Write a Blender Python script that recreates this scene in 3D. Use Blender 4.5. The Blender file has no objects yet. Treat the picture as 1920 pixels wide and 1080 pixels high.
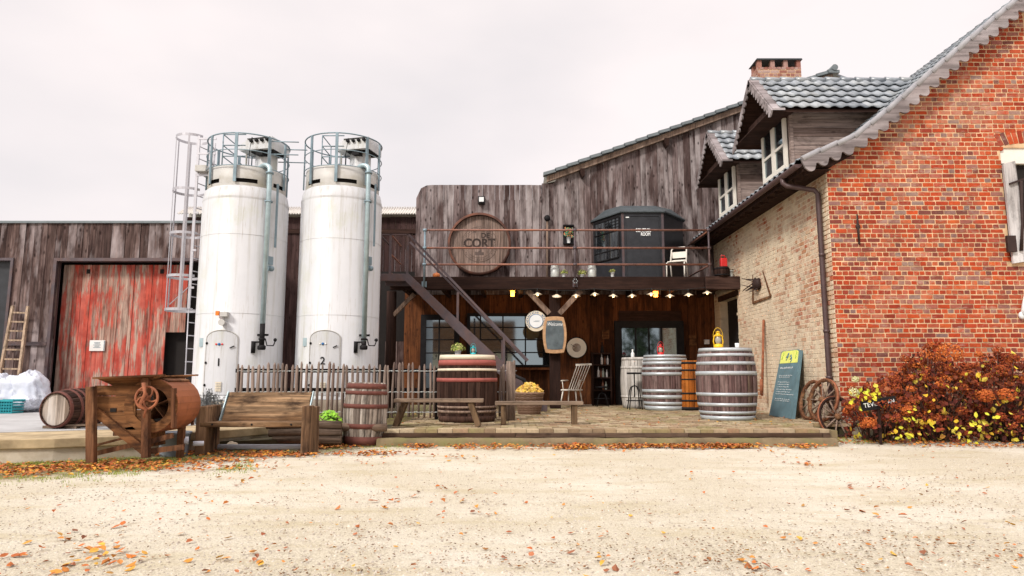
import bpy, math, random
from mathutils import Vector, Matrix, noise
R_ = random.Random(7)
rad = math.radians
SC = bpy.context.scene
# ------------------------------------------------------------------ camera
F, PITCH, CH = 1270.0, math.atan(165/1270.0), 1.0
cam_d = bpy.data.cameras.new('camera'); cam = bpy.data.objects.new('camera', cam_d)
SC.collection.objects.link(cam); SC.camera = cam
cam_d.sensor_width = 36; cam_d.lens = 36*F/1920; cam_d.clip_start = .05; cam_d.clip_end = 2000
cam.location = (0, 0, CH); cam.rotation_euler = (rad(90)+PITCH, 0, 0)
# ------------------------------------------------------------------ sky, sun, exposure
SUN = Vector((-.50, -.62, .60)).normalized()
w = bpy.data.worlds.new('World'); SC.world = w; w.use_nodes = True
wt = w.node_tree; wt.nodes.clear()
def wn(t, **k):
    n = wt.nodes.new(t)
    for a, b in k.items(): setattr(n, a, b)
    return n
sky = wn('ShaderNodeTexSky', sky_type='NISHITA', sun_disc=False, sun_elevation=math.asin(SUN.z), sun_rotation=math.atan2(SUN.x, SUN.y))
bg1 = wn('ShaderNodeBackground'); bg1.inputs[1].default_value = .10; wt.links.new(sky.outputs[0], bg1.inputs[0])
tc = wn('ShaderNodeTexCoord'); mp = wn('ShaderNodeMapping'); mp.inputs['Scale'].default_value = (1, 1, 2.2); mp.inputs['Location'].default_value = (.9, .35, .30)
wt.links.new(tc.outputs['Generated'], mp.inputs[0])
nz = wn('ShaderNodeTexNoise'); nz.inputs['Scale'].default_value = 1.7; nz.inputs['Detail'].default_value = 5; nz.inputs['Roughness'].default_value = .45
wt.links.new(mp.outputs[0], nz.inputs[0])
rp = wn('ShaderNodeValToRGB'); rp.color_ramp.elements[0].position = .34; rp.color_ramp.elements[0].color = (.44, .412, .412, 1)
rp.color_ramp.elements[1].position = .55; rp.color_ramp.elements[1].color = (.53, .482, .472, 1)
sp = wn('ShaderNodeSeparateXYZ'); wt.links.new(tc.outputs['Generated'], sp.inputs[0])
ma = wn('ShaderNodeMath', operation='MULTIPLY_ADD'); wt.links.new(sp.outputs[0], ma.inputs[0]); ma.inputs[1].default_value = .16; wt.links.new(nz.outputs[0], ma.inputs[2]); wt.links.new(ma.outputs[0], rp.inputs[0])
mr = wn('ShaderNodeMapRange'); mr.inputs[1].default_value = .55; mr.inputs[2].default_value = 1; mr.inputs[3].default_value = 1; mr.inputs[4].default_value = 2.6
wt.links.new(sp.outputs[2], mr.inputs[0])
bg2 = wn('ShaderNodeBackground'); wt.links.new(rp.outputs[0], bg2.inputs[0]); wt.links.new(mr.outputs[0], bg2.inputs[1])
mx = wn('ShaderNodeMixShader'); mx.inputs[0].default_value = .94
wt.links.new(bg1.outputs[0], mx.inputs[1]); wt.links.new(bg2.outputs[0], mx.inputs[2])
wo = wn('ShaderNodeOutputWorld'); wt.links.new(mx.outputs[0], wo.inputs[0])
sl = bpy.data.lights.new('sun', 'SUN'); sl.energy = 1.5; sl.angle = rad(10); sl.color = (1, .95, .88)
so = bpy.data.objects.new('sun', sl); SC.collection.objects.link(so)
so.rotation_euler = (-SUN).to_track_quat('-Z', 'Y').to_euler(); so.location = SUN*60
SC.view_settings.view_transform = 'Standard'; SC.view_settings.look = 'None'
SC.view_settings.exposure = 1.02; SC.view_settings.gamma = 1
# ------------------------------------------------------------------ measuring helpers
CTH, STH = math.cos(PITCH), math.sin(PITCH)
def P(u, v, Y):
    if v == 0: v = 700
    a, b = (u-960)/F, (540-v)/F
    t = Y/(CTH-b*STH)
    return Vector((a*t, Y, CH+t*(STH+b*CTH)))
def G(u, v, z=0.0):
    a, b = (u-960)/F, (540-v)/F
    t = (z-CH)/(STH+b*CTH)
    return Vector((a*t, t*(CTH-b*STH), z))
def px(Y): return Y/F          # metres per photo pixel at depth Y
# ------------------------------------------------------------------ mesh builder
def V(*a): return Vector(a)
class MB:
    def __init__(s): s.v = []; s.f = []; s.s = []; s.m = []
    def add(s, vs, fs, smooth=False, mi=0, M=None):
        o = len(s.v)
        s.v += [tuple(M @ Vector(p)) if M else tuple(p) for p in vs]
        for f in fs: s.f.append(tuple(i+o for i in f)); s.s.append(smooth); s.m.append(mi)
    def box(s, x0, x1, y0, y1, z0, z1, M=None, mi=0):
        vs = [(x, y, z) for z in (z0, z1) for y in (y0, y1) for x in (x0, x1)]
        s.add(vs, [(0,2,3,1),(4,5,7,6),(0,1,5,4),(2,6,7,3),(0,4,6,2),(1,3,7,5)], False, mi, M)
    def bar(s, p, q, w, h, up=(0,0,1), mi=0):
        p = Vector(p); q = Vector(q); d = (q-p).normalized(); u = Vector(up)
        if abs(d.dot(u)) > .98: u = Vector((0,1,0))
        a = d.cross(u).normalized(); b = a.cross(d)
        vs = [e + a*w/2*i + b*h/2*j for e in (p, q) for i, j in ((-1,-1),(1,-1),(1,1),(-1,1))]
        s.add(vs, [(3,2,1,0),(4,5,6,7),(0,1,5,4),(1,2,6,5),(2,3,7,6),(3,0,4,7)], False, mi)
    def tube(s, pts, r, n=8, cap=True, closed=False, mi=0):
        pts = [Vector(p) for p in pts]; k = len(pts)
        rs = r if isinstance(r, (list, tuple)) else [r]*k
        ref = None; vs = []
        for i, p in enumerate(pts):
            if closed: d = pts[(i+1) % k]-pts[i-1]
            else: d = pts[min(i+1, k-1)]-pts[max(i-1, 0)]
            d.normalize()
            if ref is None:
                ref = d.orthogonal().normalized()
            ref = (ref - d*ref.dot(d)).normalized(); b = d.cross(ref)
            for j in range(n):
                t = 2*math.pi*j/n
                vs.append(p + (ref*math.cos(t)+b*math.sin(t))*rs[i])
        fs = []
        for i in range(k if closed else k-1):
            for j in range(n):
                a = i*n+j; b2 = i*n+(j+1) % n; c = ((i+1) % k)*n
                fs.append((a, b2, c+(j+1) % n, c+j))
        if cap and not closed: fs += [tuple(range(n))[::-1], tuple((k-1)*n+j for j in range(n))]
        s.add(vs, fs, True, mi)
        if cap and not closed: s.s[-1] = s.s[-2] = False
    def lathe(s, prof, n=32, M=None, smooth=True, mi=0, a0=0, a1=2*math.pi, cap=True):
        full = abs(a1-a0-2*math.pi) < 1e-6; k = len(prof); cols = n if full else n+1
        vs = []
        for i in range(cols):
            t = a0+(a1-a0)*i/n
            for r, z in prof: vs.append((r*math.cos(t), r*math.sin(t), z))
        fs = []
        for i in range(n):
            c = ((i+1) % cols)*k
            for j in range(k-1): fs.append((i*k+j, c+j, c+j+1, i*k+j+1))
        s.add(vs, fs, smooth, mi, M)
        if full and cap:
            for j, fl in ((0, True), (k-1, False)):
                if prof[j][0] > 1e-5:
                    vv = [vs[i*k+j] for i in range(cols)]
                    s.add(vv, [tuple(range(cols))[::-1] if fl else tuple(range(cols))], False, mi, M)
    def prism(s, poly, d0, d1, ax='y', M=None, mi=0):
        def q(a, b, d): return {'y': (a, d, b), 'x': (d, a, b), 'z': (a, b, d)}[ax]
        n = len(poly); vs = [q(a, b, d0) for a, b in poly]+[q(a, b, d1) for a, b in poly]
        fs = [tuple(range(n)), tuple(range(2*n-1, n-1, -1))]+[(i, i+n, (i+1) % n+n, (i+1) % n) for i in range(n)]
        s.add(vs, fs, False, mi, M)
    def leaf(s, c, size, nrm, rng, asp=.65):
        nrm = Vector(nrm); nrm = nrm.normalized() if nrm.length > 1e-6 else Vector((0,0,1))
        a = nrm.orthogonal().normalized(); a.rotate(Matrix.Rotation(rng.uniform(0, 6.28), 3, nrm)); b = nrm.cross(a)
        c = Vector(c); h = size*.5; wv = b*h*asp; up = nrm*size*rng.uniform(-.18, .25)
        s.add([c-a*h, c-a*h*.25+wv+up, c+a*h*.45+wv*.8+up, c+a*h, c+a*h*.45-wv*.8+up, c-a*h*.25-wv+up], [(0,1,2,3),(0,3,4,5)])
    def ball(s, c, r, n=12, m=8, squash=(1,1,1), jit=0, rng=None, mi=0):
        vs = []
        for i in range(m+1):
            ph = math.pi*i/m
            for j in range(n):
                t = 2*math.pi*j/n
                d = Vector((math.sin(ph)*math.cos(t), math.sin(ph)*math.sin(t), math.cos(ph)))
                k = 1+(noise.noise(d*2.1+Vector(c)*3)*jit if jit else 0)
                vs.append(Vector(c)+Vector((d.x*squash[0], d.y*squash[1], d.z*squash[2]))*r*k)
        fs = []
        for i in range(m):
            for j in range(n): fs.append((i*n+j, (i+1)*n+j, (i+1)*n+(j+1) % n, i*n+(j+1) % n))
        s.add(vs, fs, True, mi)
COL = SC.collection; WL = {}
def wloc(p): return WL.get(p.name, Vector((0,0,0)))
def mesh(name, mb, mt, off=Vector((0,0,0)), bevel=0, fix=False):
    me = bpy.data.meshes.new(name)
    me.from_pydata([tuple(Vector(p)-off) for p in mb.v], [], mb.f)
    me.polygons.foreach_set('use_smooth', mb.s); me.polygons.foreach_set('material_index', mb.m)
    for m_ in (mt if isinstance(mt, (list, tuple)) else [mt]): me.materials.append(m_)
    me.update()
    o = bpy.data.objects.new(name, me); COL.objects.link(o)
    if bevel:
        b = o.modifiers.new('bevel', 'BEVEL'); b.width = bevel; b.segments = 2; b.limit_method = 'ANGLE'
    return o
def tag(o, label=None, cat=None, group=None, kind=None):
    if label: o['label'] = label
    if cat: o['category'] = cat
    if group: o['group'] = group
    if kind: o['kind'] = kind
    return o
def thing(name, label, cat, loc=(0,0,0), group=None):
    o = bpy.data.objects.new(name, None); COL.objects.link(o); o.empty_display_size = .1
    o.location = loc; WL[o.name] = Vector(loc); return tag(o, label, cat, group)
def islands_of(mb):
    par = list(range(len(mb.v)))
    def find(a):
        while par[a] != a: par[a] = par[par[a]]; a = par[a]
        return a
    for f in mb.f:
        for i in f[1:]: par[find(i)] = find(f[0])
    out = {}
    for k, f in enumerate(mb.f): out.setdefault(find(f[0]), []).append(k)
    res = []
    for ks in out.values():
        n = MB(); m = {}
        for k in ks:
            for i in mb.f[k]:
                if i not in m: m[i] = len(n.v); n.v.append(mb.v[i])
            n.f.append(tuple(m[i] for i in mb.f[k])); n.s.append(mb.s[k]); n.m.append(mb.m[k])
        res.append(n)
    return res
def each(name, mb, mt, parent, bevel=0):
    return [part(name, q, mt, parent, bevel) for q in islands_of(mb)]
def part(name, mb, mt, parent, bevel=0, label=None):
    o = mesh(name, mb, mt, wloc(parent), bevel); o.parent = parent; WL[o.name] = wloc(parent)
    if label: o['label'] = label
    return o
def solo(name, mb, mt, label, cat, loc=(0,0,0), group=None, bevel=0, kind=None):
    o = mesh(name, mb, mt, Vector(loc), bevel); o.location = loc; WL[o.name] = Vector(loc)
    return tag(o, label, cat, group, kind)
def dup(root, loc, rz=0, label=None, group=None):
    def cp(o, par):
        c = o.copy(); COL.objects.link(c)
        if par: c.parent = par
        for ch in o.children: cp(ch, c)
        return c
    r = cp(root, None); r.location = loc; r.rotation_euler = (0, 0, rz)
    if label: r['label'] = label
    if group: r['group'] = group
    return r
def text(name, s, size, mt, parent, loc, rot=(rad(90),0,0), depth=.002, bold=0.0, shear=0, spacing=1, width=None, label=None):
    c = bpy.data.curves.new(name, 'FONT'); c.body = s; c.size = size; c.extrude = depth; c.offset = bold; c.align_x = 'CENTER'; c.align_y = 'CENTER'; c.shear = shear; c.space_character = spacing
    t = bpy.data.objects.new(name+'_tmp', c); COL.objects.link(t)
    dg = bpy.context.evaluated_depsgraph_get(); me = bpy.data.meshes.new_from_object(t.evaluated_get(dg))
    bpy.data.objects.remove(t)
    xs = [v.co.x for v in me.vertices]
    M = Matrix.Translation(Vector(loc)-wloc(parent)) @ (Matrix.Rotation(rot[2],4,'Z') @ Matrix.Rotation(rot[1],4,'Y') @ Matrix.Rotation(rot[0],4,'X'))
    if width and xs: M = M @ Matrix.Scale(width/(max(xs)-min(xs)), 4, Vector((1,0,0)))
    me.transform(M); me.materials.clear(); me.materials.append(mt); me.name = name
    o = bpy.data.objects.new(name, me); COL.objects.link(o); o.parent = parent; WL[o.name] = wloc(parent)
    return o
# ------------------------------------------------------------------ materials
class NT:
    def __init__(s, name):
        s.m = bpy.data.materials.new(name); s.m.use_nodes = True; s.t = s.m.node_tree; s.t.nodes.clear()
        s.out = s.n('ShaderNodeOutputMaterial'); s.b = s.n('ShaderNodeBsdfPrincipled'); s.l(s.b.outputs[0], s.out.inputs[0])
        s.tc = s.n('ShaderNodeTexCoord')
    def n(s, t, **k):
        n = s.t.nodes.new(t)
        for a, b in k.items(): setattr(n, a, b)
        return n
    def l(s, a, b): s.t.links.new(a, b)
    def val(s, sock, x):
        if hasattr(x, 'links') or isinstance(x, bpy.types.NodeSocket): s.l(x, sock)
        else: sock.default_value = x
    def math(s, op, a, b=0.0, c=None, clamp=False):
        n = s.n('ShaderNodeMath', operation=op, use_clamp=clamp); s.val(n.inputs[0], a); s.val(n.inputs[1], b)
        if c is not None: s.val(n.inputs[2], c)
        return n.outputs[0]
    def noise(s, vec, scale, detail=4, rough=.55, dist=0):
        n = s.n('ShaderNodeTexNoise'); s.l(vec, n.inputs[0]); n.inputs['Scale'].default_value = scale; n.inputs['Detail'].default_value = detail
        n.inputs['Roughness'].default_value = rough; n.inputs['Distortion'].default_value = dist; return n.outputs[0]
    def map(s, vec, scale=(1,1,1), loc=(0,0,0)):
        n = s.n('ShaderNodeMapping'); s.l(vec, n.inputs[0]); n.inputs['Scale'].default_value = scale; n.inputs['Location'].default_value = loc; return n.outputs[0]
    def ramp(s, fac, stops, interp='LINEAR'):
        n = s.n('ShaderNodeValToRGB'); r = n.color_ramp; r.interpolation = interp; s.l(fac, n.inputs[0])
        while len(r.elements) < len(stops): r.elements.new(.5)
        for e, (p, c) in zip(r.elements, stops): e.position = p; e.color = (c[0], c[1], c[2], 1) if not isinstance(c, (int, float)) else (c, c, c, 1)
        return n.outputs[0]
    def mix(s, fac, a, b, mode='MIX'):
        n = s.n('ShaderNodeMix', data_type='RGBA', blend_type=mode)
        s.val(n.inputs[0], fac)
        for sk, x in ((n.inputs[6], a), (n.inputs[7], b)):
            if isinstance(x, (tuple, list)): sk.default_value = (x[0], x[1], x[2], 1)
            else: s.l(x, sk)
        return n.outputs[2]
    def rnd(s): return s.n('ShaderNodeNewGeometry').outputs['Random Per Island']
    def vadd(s, a, b):
        n = s.n('ShaderNodeVectorMath', operation='ADD'); s.l(a, n.inputs[0]); s.l(b, n.inputs[1]); return n.outputs[0]
    def bump(s, h, strength=.3, dist=.01):
        n = s.n('ShaderNodeBump'); n.inputs['Strength'].default_value = strength; n.inputs['Distance'].default_value = dist
        s.l(h, n.inputs['Height']); s.l(n.outputs[0], s.b.inputs['Normal'])
    def fin(s, col, rough=.8, metal=0, spec=.3):
        if isinstance(col, (tuple, list)): s.b.inputs['Base Color'].default_value = (*col, 1)
        else: s.l(col, s.b.inputs['Base Color'])
        s.val(s.b.inputs['Roughness'], rough); s.b.inputs['Metallic'].default_value = metal
        s.b.inputs['Specular IOR Level'].default_value = spec
        return s.m
def islandvec(n, rnd):
    c = n.n('ShaderNodeCombineXYZ')
    n.l(n.math('MULTIPLY', rnd, 37.0), c.inputs[0]); n.l(n.math('MULTIPLY', rnd, 91.0), c.inputs[1]); n.l(n.math('MULTIPLY', rnd, 53.0), c.inputs[2])
    return n.vadd(n.tc.outputs['Object'], c.outputs[0])
def wood(name, cols, axis='z', rough=.85, bump=.5, knots=.5, streak=.5, peel=None, isl=.55, pale=None, fine=26, spec=.1, stain=.35):
    n = NT(name); r = n.rnd(); vec = islandvec(n, r)
    ai = 'xyz'.index(axis); sc = [1,1,1]; sc[ai] = .045
    sc2 = [1,1,1]; sc2[ai] = .25
    g = n.noise(n.map(vec, tuple(sc)), fine, 5, .65)
    g2 = n.noise(n.map(vec, tuple(sc2)), 4.5, 4, .6)
    f = n.math('ADD', n.math('MULTIPLY', r, isl), n.math('MULTIPLY', n.math('ADD', g2, -.12), 1.25*(1-isl)+.15))
    k = len(cols); col = n.ramp(f, [(.12+.8*i/(k-1), c) for i, c in enumerate(cols)])
    sd = n.ramp(g, [(.40, .0), (.60, 1.)])
    col = n.mix(n.math('MULTIPLY', n.math('SUBTRACT', 1.0, sd), streak), col, n.mix(.86, col, (.010,.006,.005)))
    if pale:
        pm = n.ramp(n.noise(n.map(vec, tuple(sc2)), 2.2, 5, .6), [(.5, 0.), (.68, 1.)])
        col = n.mix(n.math('MULTIPLY', pm, .75), col, pale)
    if peel:
        s3 = [1,1,1]; s3[ai] = .12
        pn = n.noise(n.map(vec, tuple(s3)), 9, 6, .7)
        pn2 = n.noise(n.tc.outputs['Object'], .9, 3, .5)
        pm = n.ramp(n.math('ADD', n.math('MULTIPLY', pn, .75), n.math('MULTIPLY', pn2, .45)), [(.56, 0.), (.61, 1.)])
        pc = n.ramp(n.noise(vec, 3, 3), [(.35, peel[0]), (.65, peel[1])])
        col = n.mix(n.math('MULTIPLY', pm, .78), col, pc)
    if knots:
        s4 = [6.5,6.5,6.5]; s4[ai] = 3.2
        vo = n.n('ShaderNodeTexVoronoi'); n.l(n.map(vec, tuple(s4)), vo.inputs[0]); vo.inputs['Scale'].default_value = 1
        kn = n.ramp(vo.outputs['Distance'], [(.08, 1.), (.20, 0.)])
        col = n.mix(n.math('MULTIPLY', kn, knots), col, (.012,.006,.005))
    if stain:
        sv = [1,1,1]; sv[ai] = .4
        sn = n.noise(n.map(n.tc.outputs['Object'], tuple(sv)), 5, 6, .72)
        col = n.mix(n.math('MULTIPLY', n.ramp(sn, [(.50, 0.), (.66, 1.)]), stain*1.6, clamp=True), col, (.018,.010,.008))
    n.bump(n.math('ADD', g, n.math('MULTIPLY', g2, .5)), bump, .008)
    return n.fin(col, rough, 0, spec)
def plain(name, c, rough=.6, metal=0, var=.25, scale=6, bump=.1, dirt=None, dirtamt=.5, spec=.4, dscale=2.5, streaks=False):
    n = NT(name); o = n.tc.outputs['Object']
    a = n.noise(o, scale, 5, .6)
    d = tuple(x*(1-var) for x in c); u = tuple(min(1, x*(1+var)) for x in c)
    col = n.ramp(a, [(.3, d), (.7, u)])
    if dirt:
        q = n.noise(n.map(o, (1,1,.12)) if streaks else o, dscale*(3 if streaks else 1), 6, .65)
        col = n.mix(n.math('MULTIPLY', n.ramp(q, [(.45, 0.), (.68, 1.)]), dirtamt), col, dirt)
    if bump: n.bump(n.noise(o, scale*6, 4, .6), bump, .005)
    return n.fin(col, rough, metal, spec)
def islands(name, cols,  rough=.7, nscale=20, bump=.3, spec=.12, lime=None, limesc=.5, limeth=(.45,.6), limeamt=.8, metal=0, trans=0, weather=0):
    n = NT(name); r = n.rnd(); k = len(cols)
    col = n.ramp(r, [(i/(k-1)*.98+.01, c) for i, c in enumerate(cols)])
    nn = n.noise(islandvec(n, r), nscale, 5, .65)
    col = n.mix(n.ramp(nn, [(.32, .55), (.6, 0.)]), col, n.mix(.55, col, (.03,.02,.02)))
    if lime:
        ln = n.noise(n.tc.outputs['Object'], limesc, 5, .62)
        ln2 = n.noise(n.tc.outputs['Object'], 14, 4, .6)
        q = n.math('ADD', n.math('MULTIPLY', ln, .8), n.math('ADD', n.math('MULTIPLY', ln2, .25), n.math('MULTIPLY', r, .12)))
        col = n.mix(n.math('MULTIPLY', n.ramp(q, [(limeth[0], 0.), (limeth[1], 1.)]), limeamt), col, lime)
    if weather:
        o_ = n.tc.outputs['Object']
        w1 = n.ramp(n.noise(n.map(o_, (1,1,.7)), 1.1, 6, .7), [(.50, 0.), (.68, 1.)])
        col = n.mix(n.math('MULTIPLY', w1, weather), col, (.10,.055,.045))
        w2 = n.ramp(n.noise(n.map(o_, (1,1,2.5), (3,5,1)), 2.6, 6, .72), [(.54, 0.), (.66, 1.)])
        col = n.mix(n.math('MULTIPLY', w2, weather*.9), col, (.46,.36,.30))
    if bump: n.bump(nn, bump, .006)
    if trans: n.b.inputs['Transmission Weight'].default_value = 0
    return n.fin(col, rough, metal, spec)
def glow(name, c, s):
    n = NT(name); n.b.inputs['Emission Color'].default_value = (*c, 1); n.b.inputs['Emission Strength'].default_value = s
    return n.fin(c, .5)
M = {}
M['barnwood'] = wood('weathered barn boards', [(.022,.013,.012),(.06,.036,.033),(.12,.077,.068),(.24,.17,.155),(.07,.042,.038),(.17,.118,.106)], knots=.8, streak=.7, pale=(.42,.36,.36), stain=.15)
M['upperwood'] = wood('grey plum boards', [(.02,.012,.011),(.06,.037,.034),(.12,.082,.077),(.24,.185,.18),(.065,.041,.038),(.30,.25,.245),(.14,.098,.09)], knots=.85, streak=.6, pale=(.42,.375,.37), fine=34, stain=.15)
M['reddoor'] = wood('peeling red paint boards', [(.14,.035,.025),(.38,.20,.15),(.50,.36,.29),(.26,.07,.05),(.42,.25,.19)], knots=.3, streak=.55, peel=((.36,.035,.024),(.56,.085,.055)), isl=.35, stain=.15)
M['backwood'] = wood('dark plum back boards', [(.025,.012,.012),(.06,.032,.03),(.11,.065,.06),(.045,.024,.022)], knots=.6, streak=.6)
M['warmwood'] = wood('stained warm boards', [(.022,.008,.005),(.07,.025,.011),(.19,.068,.026),(.10,.035,.015),(.28,.10,.036)], knots=.6, streak=.6)
M['darkwood'] = wood('dark beam wood', [(.012,.006,.005),(.032,.016,.012),(.06,.032,.025),(.11,.065,.052)], axis='x', knots=.4, streak=.6)
M['darkpost'] = wood('dark post wood', [(.014,.007,.006),(.035,.018,.014),(.07,.038,.03)], axis='z', knots=.4, streak=.6)
M['bracewood'] = wood('pale brace wood', [(.16,.10,.07),(.30,.21,.16),(.40,.31,.25)], axis='z', knots=.4)
M['sleeper'] = wood('oak sleeper', [(.07,.035,.018),(.16,.09,.05),(.29,.18,.105),(.12,.065,.035)], axis='z', knots=.5, streak=.7, isl=.25, stain=.5)
M['sleeperx'] = wood('oak plank', [(.07,.032,.015),(.17,.09,.042),(.36,.23,.13),(.13,.065,.03)], axis='x', knots=.7, streak=.7, isl=.25, stain=.5)
M['benchx'] = wood('grey bench plank', [(.12,.08,.055),(.30,.22,.16),(.48,.39,.30)], axis='x', knots=.4, streak=.6)
M['benchz'] = wood('grey bench leg', [(.07,.04,.022),(.20,.13,.075),(.36,.25,.16)], axis='z', knots=.4, streak=.6)
M['macwood'] = wood('machine planks', [(.055,.02,.009),(.13,.05,.02),(.26,.12,.05),(.09,.035,.015)], axis='x', knots=.6, streak=.6, isl=.25, stain=.5)
M['macpost'] = wood('machine posts', [(.07,.026,.015),(.18,.08,.04),(.38,.21,.11)], axis='z', knots=.4, streak=.6, isl=.25, stain=.5)
M['picket'] = wood('chestnut pale', [(.08,.045,.038),(.18,.12,.10),(.32,.245,.20),(.13,.075,.06)], axis='z', knots=.3, streak=.6, stain=.15)
M['cask'] = wood('cask staves', [(.02,.009,.006),(.05,.025,.018),(.10,.055,.04),(.035,.017,.012)], axis='z', knots=.1, streak=.7)
M['caskgrey'] = wood('pale weathered staves', [(.16,.12,.10),(.36,.30,.25),(.52,.46,.40),(.28,.2,.16)], axis='z', knots=.15, streak=.75)
M['caskplum'] = wood('plum brown staves', [(.07,.035,.035),(.16,.095,.09),(.26,.18,.165),(.12,.065,.06),(.20,.16,.10)], axis='z', knots=.1, streak=.6)
M['caskwhite'] = wood('whitewashed staves', [(.36,.33,.30),(.55,.52,.48),(.66,.63,.6)], axis='z', knots=.1, streak=.4, stain=.15)
M['caskorange'] = wood('varnished orange staves', [(.28,.08,.012),(.40,.12,.02),(.46,.16,.03)], axis='z', knots=.1, streak=.3, rough=.5)
M['head'] = wood('cask head boards', [(.22,.16,.12),(.38,.30,.24),(.50,.43,.37)], axis='y', knots=.2, streak=.6, pale=(.62,.58,.54), stain=.15)
M['emblem'] = wood('emblem cask head', [(.16,.11,.085),(.28,.20,.165),(.40,.31,.27)], axis='z', knots=.1, streak=.7, isl=.3, stain=.15)
M['log'] = wood('log bark', [(.09,.055,.04),(.2,.14,.10),(.32,.25,.19)], axis='x', knots=.3, streak=.7)
M['ladder'] = wood('old ladder wood', [(.26,.17,.11),(.42,.30,.21),(.5,.4,.3)], axis='z', knots=.2)
M['roofboard'] = wood('dormer boards', [(.13,.085,.07),(.26,.19,.165),(.38,.30,.27)], axis='x', knots=.5, streak=.55)
M['barge'] = wood('grey scalloped board', [(.17,.14,.14),(.29,.25,.25),(.39,.35,.35)], axis='x', knots=.5, streak=.6, pale=(.44,.40,.41), isl=.1, fine=9, stain=.15)
M['brick'] = islands('red gable brick', [(.38,.045,.016),(.48,.075,.022),(.24,.035,.018),(.44,.055,.018),(.50,.12,.05),(.33,.04,.017),(.16,.06,.05),(.52,.075,.02),(.36,.09,.05),(.22,.15,.14),(.46,.06,.02),(.54,.11,.03)], rough=.85, nscale=14, lime=(.42,.27,.20), limesc=.45, limeth=(.62,.76), limeamt=.6, weather=.5)
M['sidebrick'] = islands('limewashed brick', [(.46,.22,.12),(.56,.38,.25),(.40,.09,.04),(.60,.46,.33),(.54,.30,.18),(.62,.48,.35),(.45,.13,.06),(.4,.3,.22),(.42,.10,.045)], rough=.9, nscale=12, lime=(.68,.58,.43), limesc=.55, limeth=(.46,.60), limeamt=.9, weather=.3)
M['mortar'] = plain('lime mortar', (.62,.42,.25), .95, var=.3, scale=3, bump=.6, dirt=(.34,.19,.11))
M['chimbrick'] = islands('faded chimney brick', [(.36,.17,.13),(.42,.26,.22),(.30,.12,.09),(.45,.32,.28)], rough=.9)
M['mortar2'] = plain('pale lime mortar', (.70,.60,.45), .95, var=.2, scale=5, bump=.6, dirt=(.42,.33,.25))
M['paver'] = islands('clay paver', [(.34,.25,.15),(.47,.37,.24),(.22,.15,.09),(.52,.43,.29),(.34,.21,.13),(.28,.23,.12)], rough=.85, lime=(.26,.25,.10), limesc=.9, limeth=(.6,.75), limeamt=.6)
M['lip'] = plain('stained concrete lip', (.40,.31,.185), .9, var=.3, scale=4, bump=.6, dirt=(.17,.12,.06), dirtamt=.7)
M['cream'] = plain('bright cream enamel', (.85,.82,.72), .5, var=.04, bump=0)
M['joint'] = plain('paver joint moss', (.05,.04,.018), .95, bump=.5)
M['kerbtop'] = wood('dark kerb edge', [(.05,.03,.02),(.10,.06,.04),(.16,.11,.08)], axis='x')
M['kerb'] = plain('mossy stone kerb', (.17,.125,.07), .95, var=.35, scale=4, bump=.8, dirt=(.16,.15,.05), dirtamt=.8)
M['concrete'] = plain('old concrete', (.50,.44,.35), .9, var=.2, scale=3, bump=.5, dirt=(.28,.2,.11), dirtamt=.7)
M['yard'] = plain('grey concrete yard', (.40,.40,.40), .9, var=.15, scale=2, bump=.3, dirt=(.27,.26,.25))
M['silo'] = plain('painted silo shell', (.56,.56,.57), .45, var=.04, scale=2, bump=.03, dirt=(.40,.39,.35), dirtamt=.6, streaks=True, dscale=1.6)
def silomat():
    n = NT('painted silo shell'); o = n.tc.outputs['Object']
    col = n.ramp(n.noise(o, 1.5, 4, .6), [(.3, (.52,.53,.55)), (.7, (.58,.585,.60))])
    s1 = n.noise(n.map(o, (5,5,.22)), 2.2, 6, .7)
    col = n.mix(n.math('MULTIPLY', n.ramp(s1, [(.50, 0.), (.66, 1.)]), .55), col, (.38,.365,.33))
    s2 = n.noise(n.map(o, (9,9,.5), (4,2,1)), 2.0, 6, .75)
    col = n.mix(n.math('MULTIPLY', n.ramp(s2, [(.58, 0.), (.66, 1.)]), .5), col, (.27,.22,.16))
    a = n.noise(n.map(o, (1,1,.6), (7,3,2)), 1.3, 6, .75)
    col = n.mix(n.math('MULTIPLY', n.ramp(a, [(.54, 0.), (.72, 1.)]), .5), col, (.42,.43,.28))
    n.bump(n.noise(n.map(o, (1,1,.3)), 2.0, 3, .5), .12, .03)
    return n.fin(col, .42, 0, .4)
M['silo'] = silomat()
M['silotop'] = plain('silo crown', (.47,.46,.44), .5, var=.08, scale=3, bump=.05, dirt=(.30,.27,.20), dirtamt=.7)
M['white'] = plain('white paint', (.72,.70,.68), .5, var=.06, bump=.05, dirt=(.45,.40,.34), dirtamt=.3)
M['whiteframe'] = plain('cream window paint', (.74,.70,.63), .55, var=.05, bump=.05)
M['galv'] = plain('galvanised steel', (.36,.46,.49), .45, .5, var=.15, bump=.05, spec=.5)
M['galvdark'] = plain('grey blue rail', (.20,.27,.31), .5, .3, var=.2, bump=.05)
M['alu'] = plain('pale ladder metal', (.44,.43,.46), .4, .4, var=.1, bump=0)
M['black'] = plain('black metal', (.012,.011,.012), .6, 0, var=.3, bump=.1, spec=.15)
M['plummetal'] = plain('plum grey steel', (.085,.065,.072), .55, .2, var=.2, bump=.1, dirt=(.16,.07,.04), dirtamt=.5)
M['rust'] = plain('rusty iron', (.30,.105,.05), .8, .1, var=.35, scale=14, bump=.4, dirt=(.12,.045,.03))
M['rustpipe'] = plain('rusty pipe rail', (.24,.125,.10), .6, .4, var=.3, scale=14, bump=.2, dirt=(.34,.12,.05), dirtamt=.6)
M['rusthoop'] = plain('rusty hoop', (.13,.042,.03), .8, .1, var=.3, scale=10, bump=.3, dirt=(.11,.04,.03))
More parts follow.
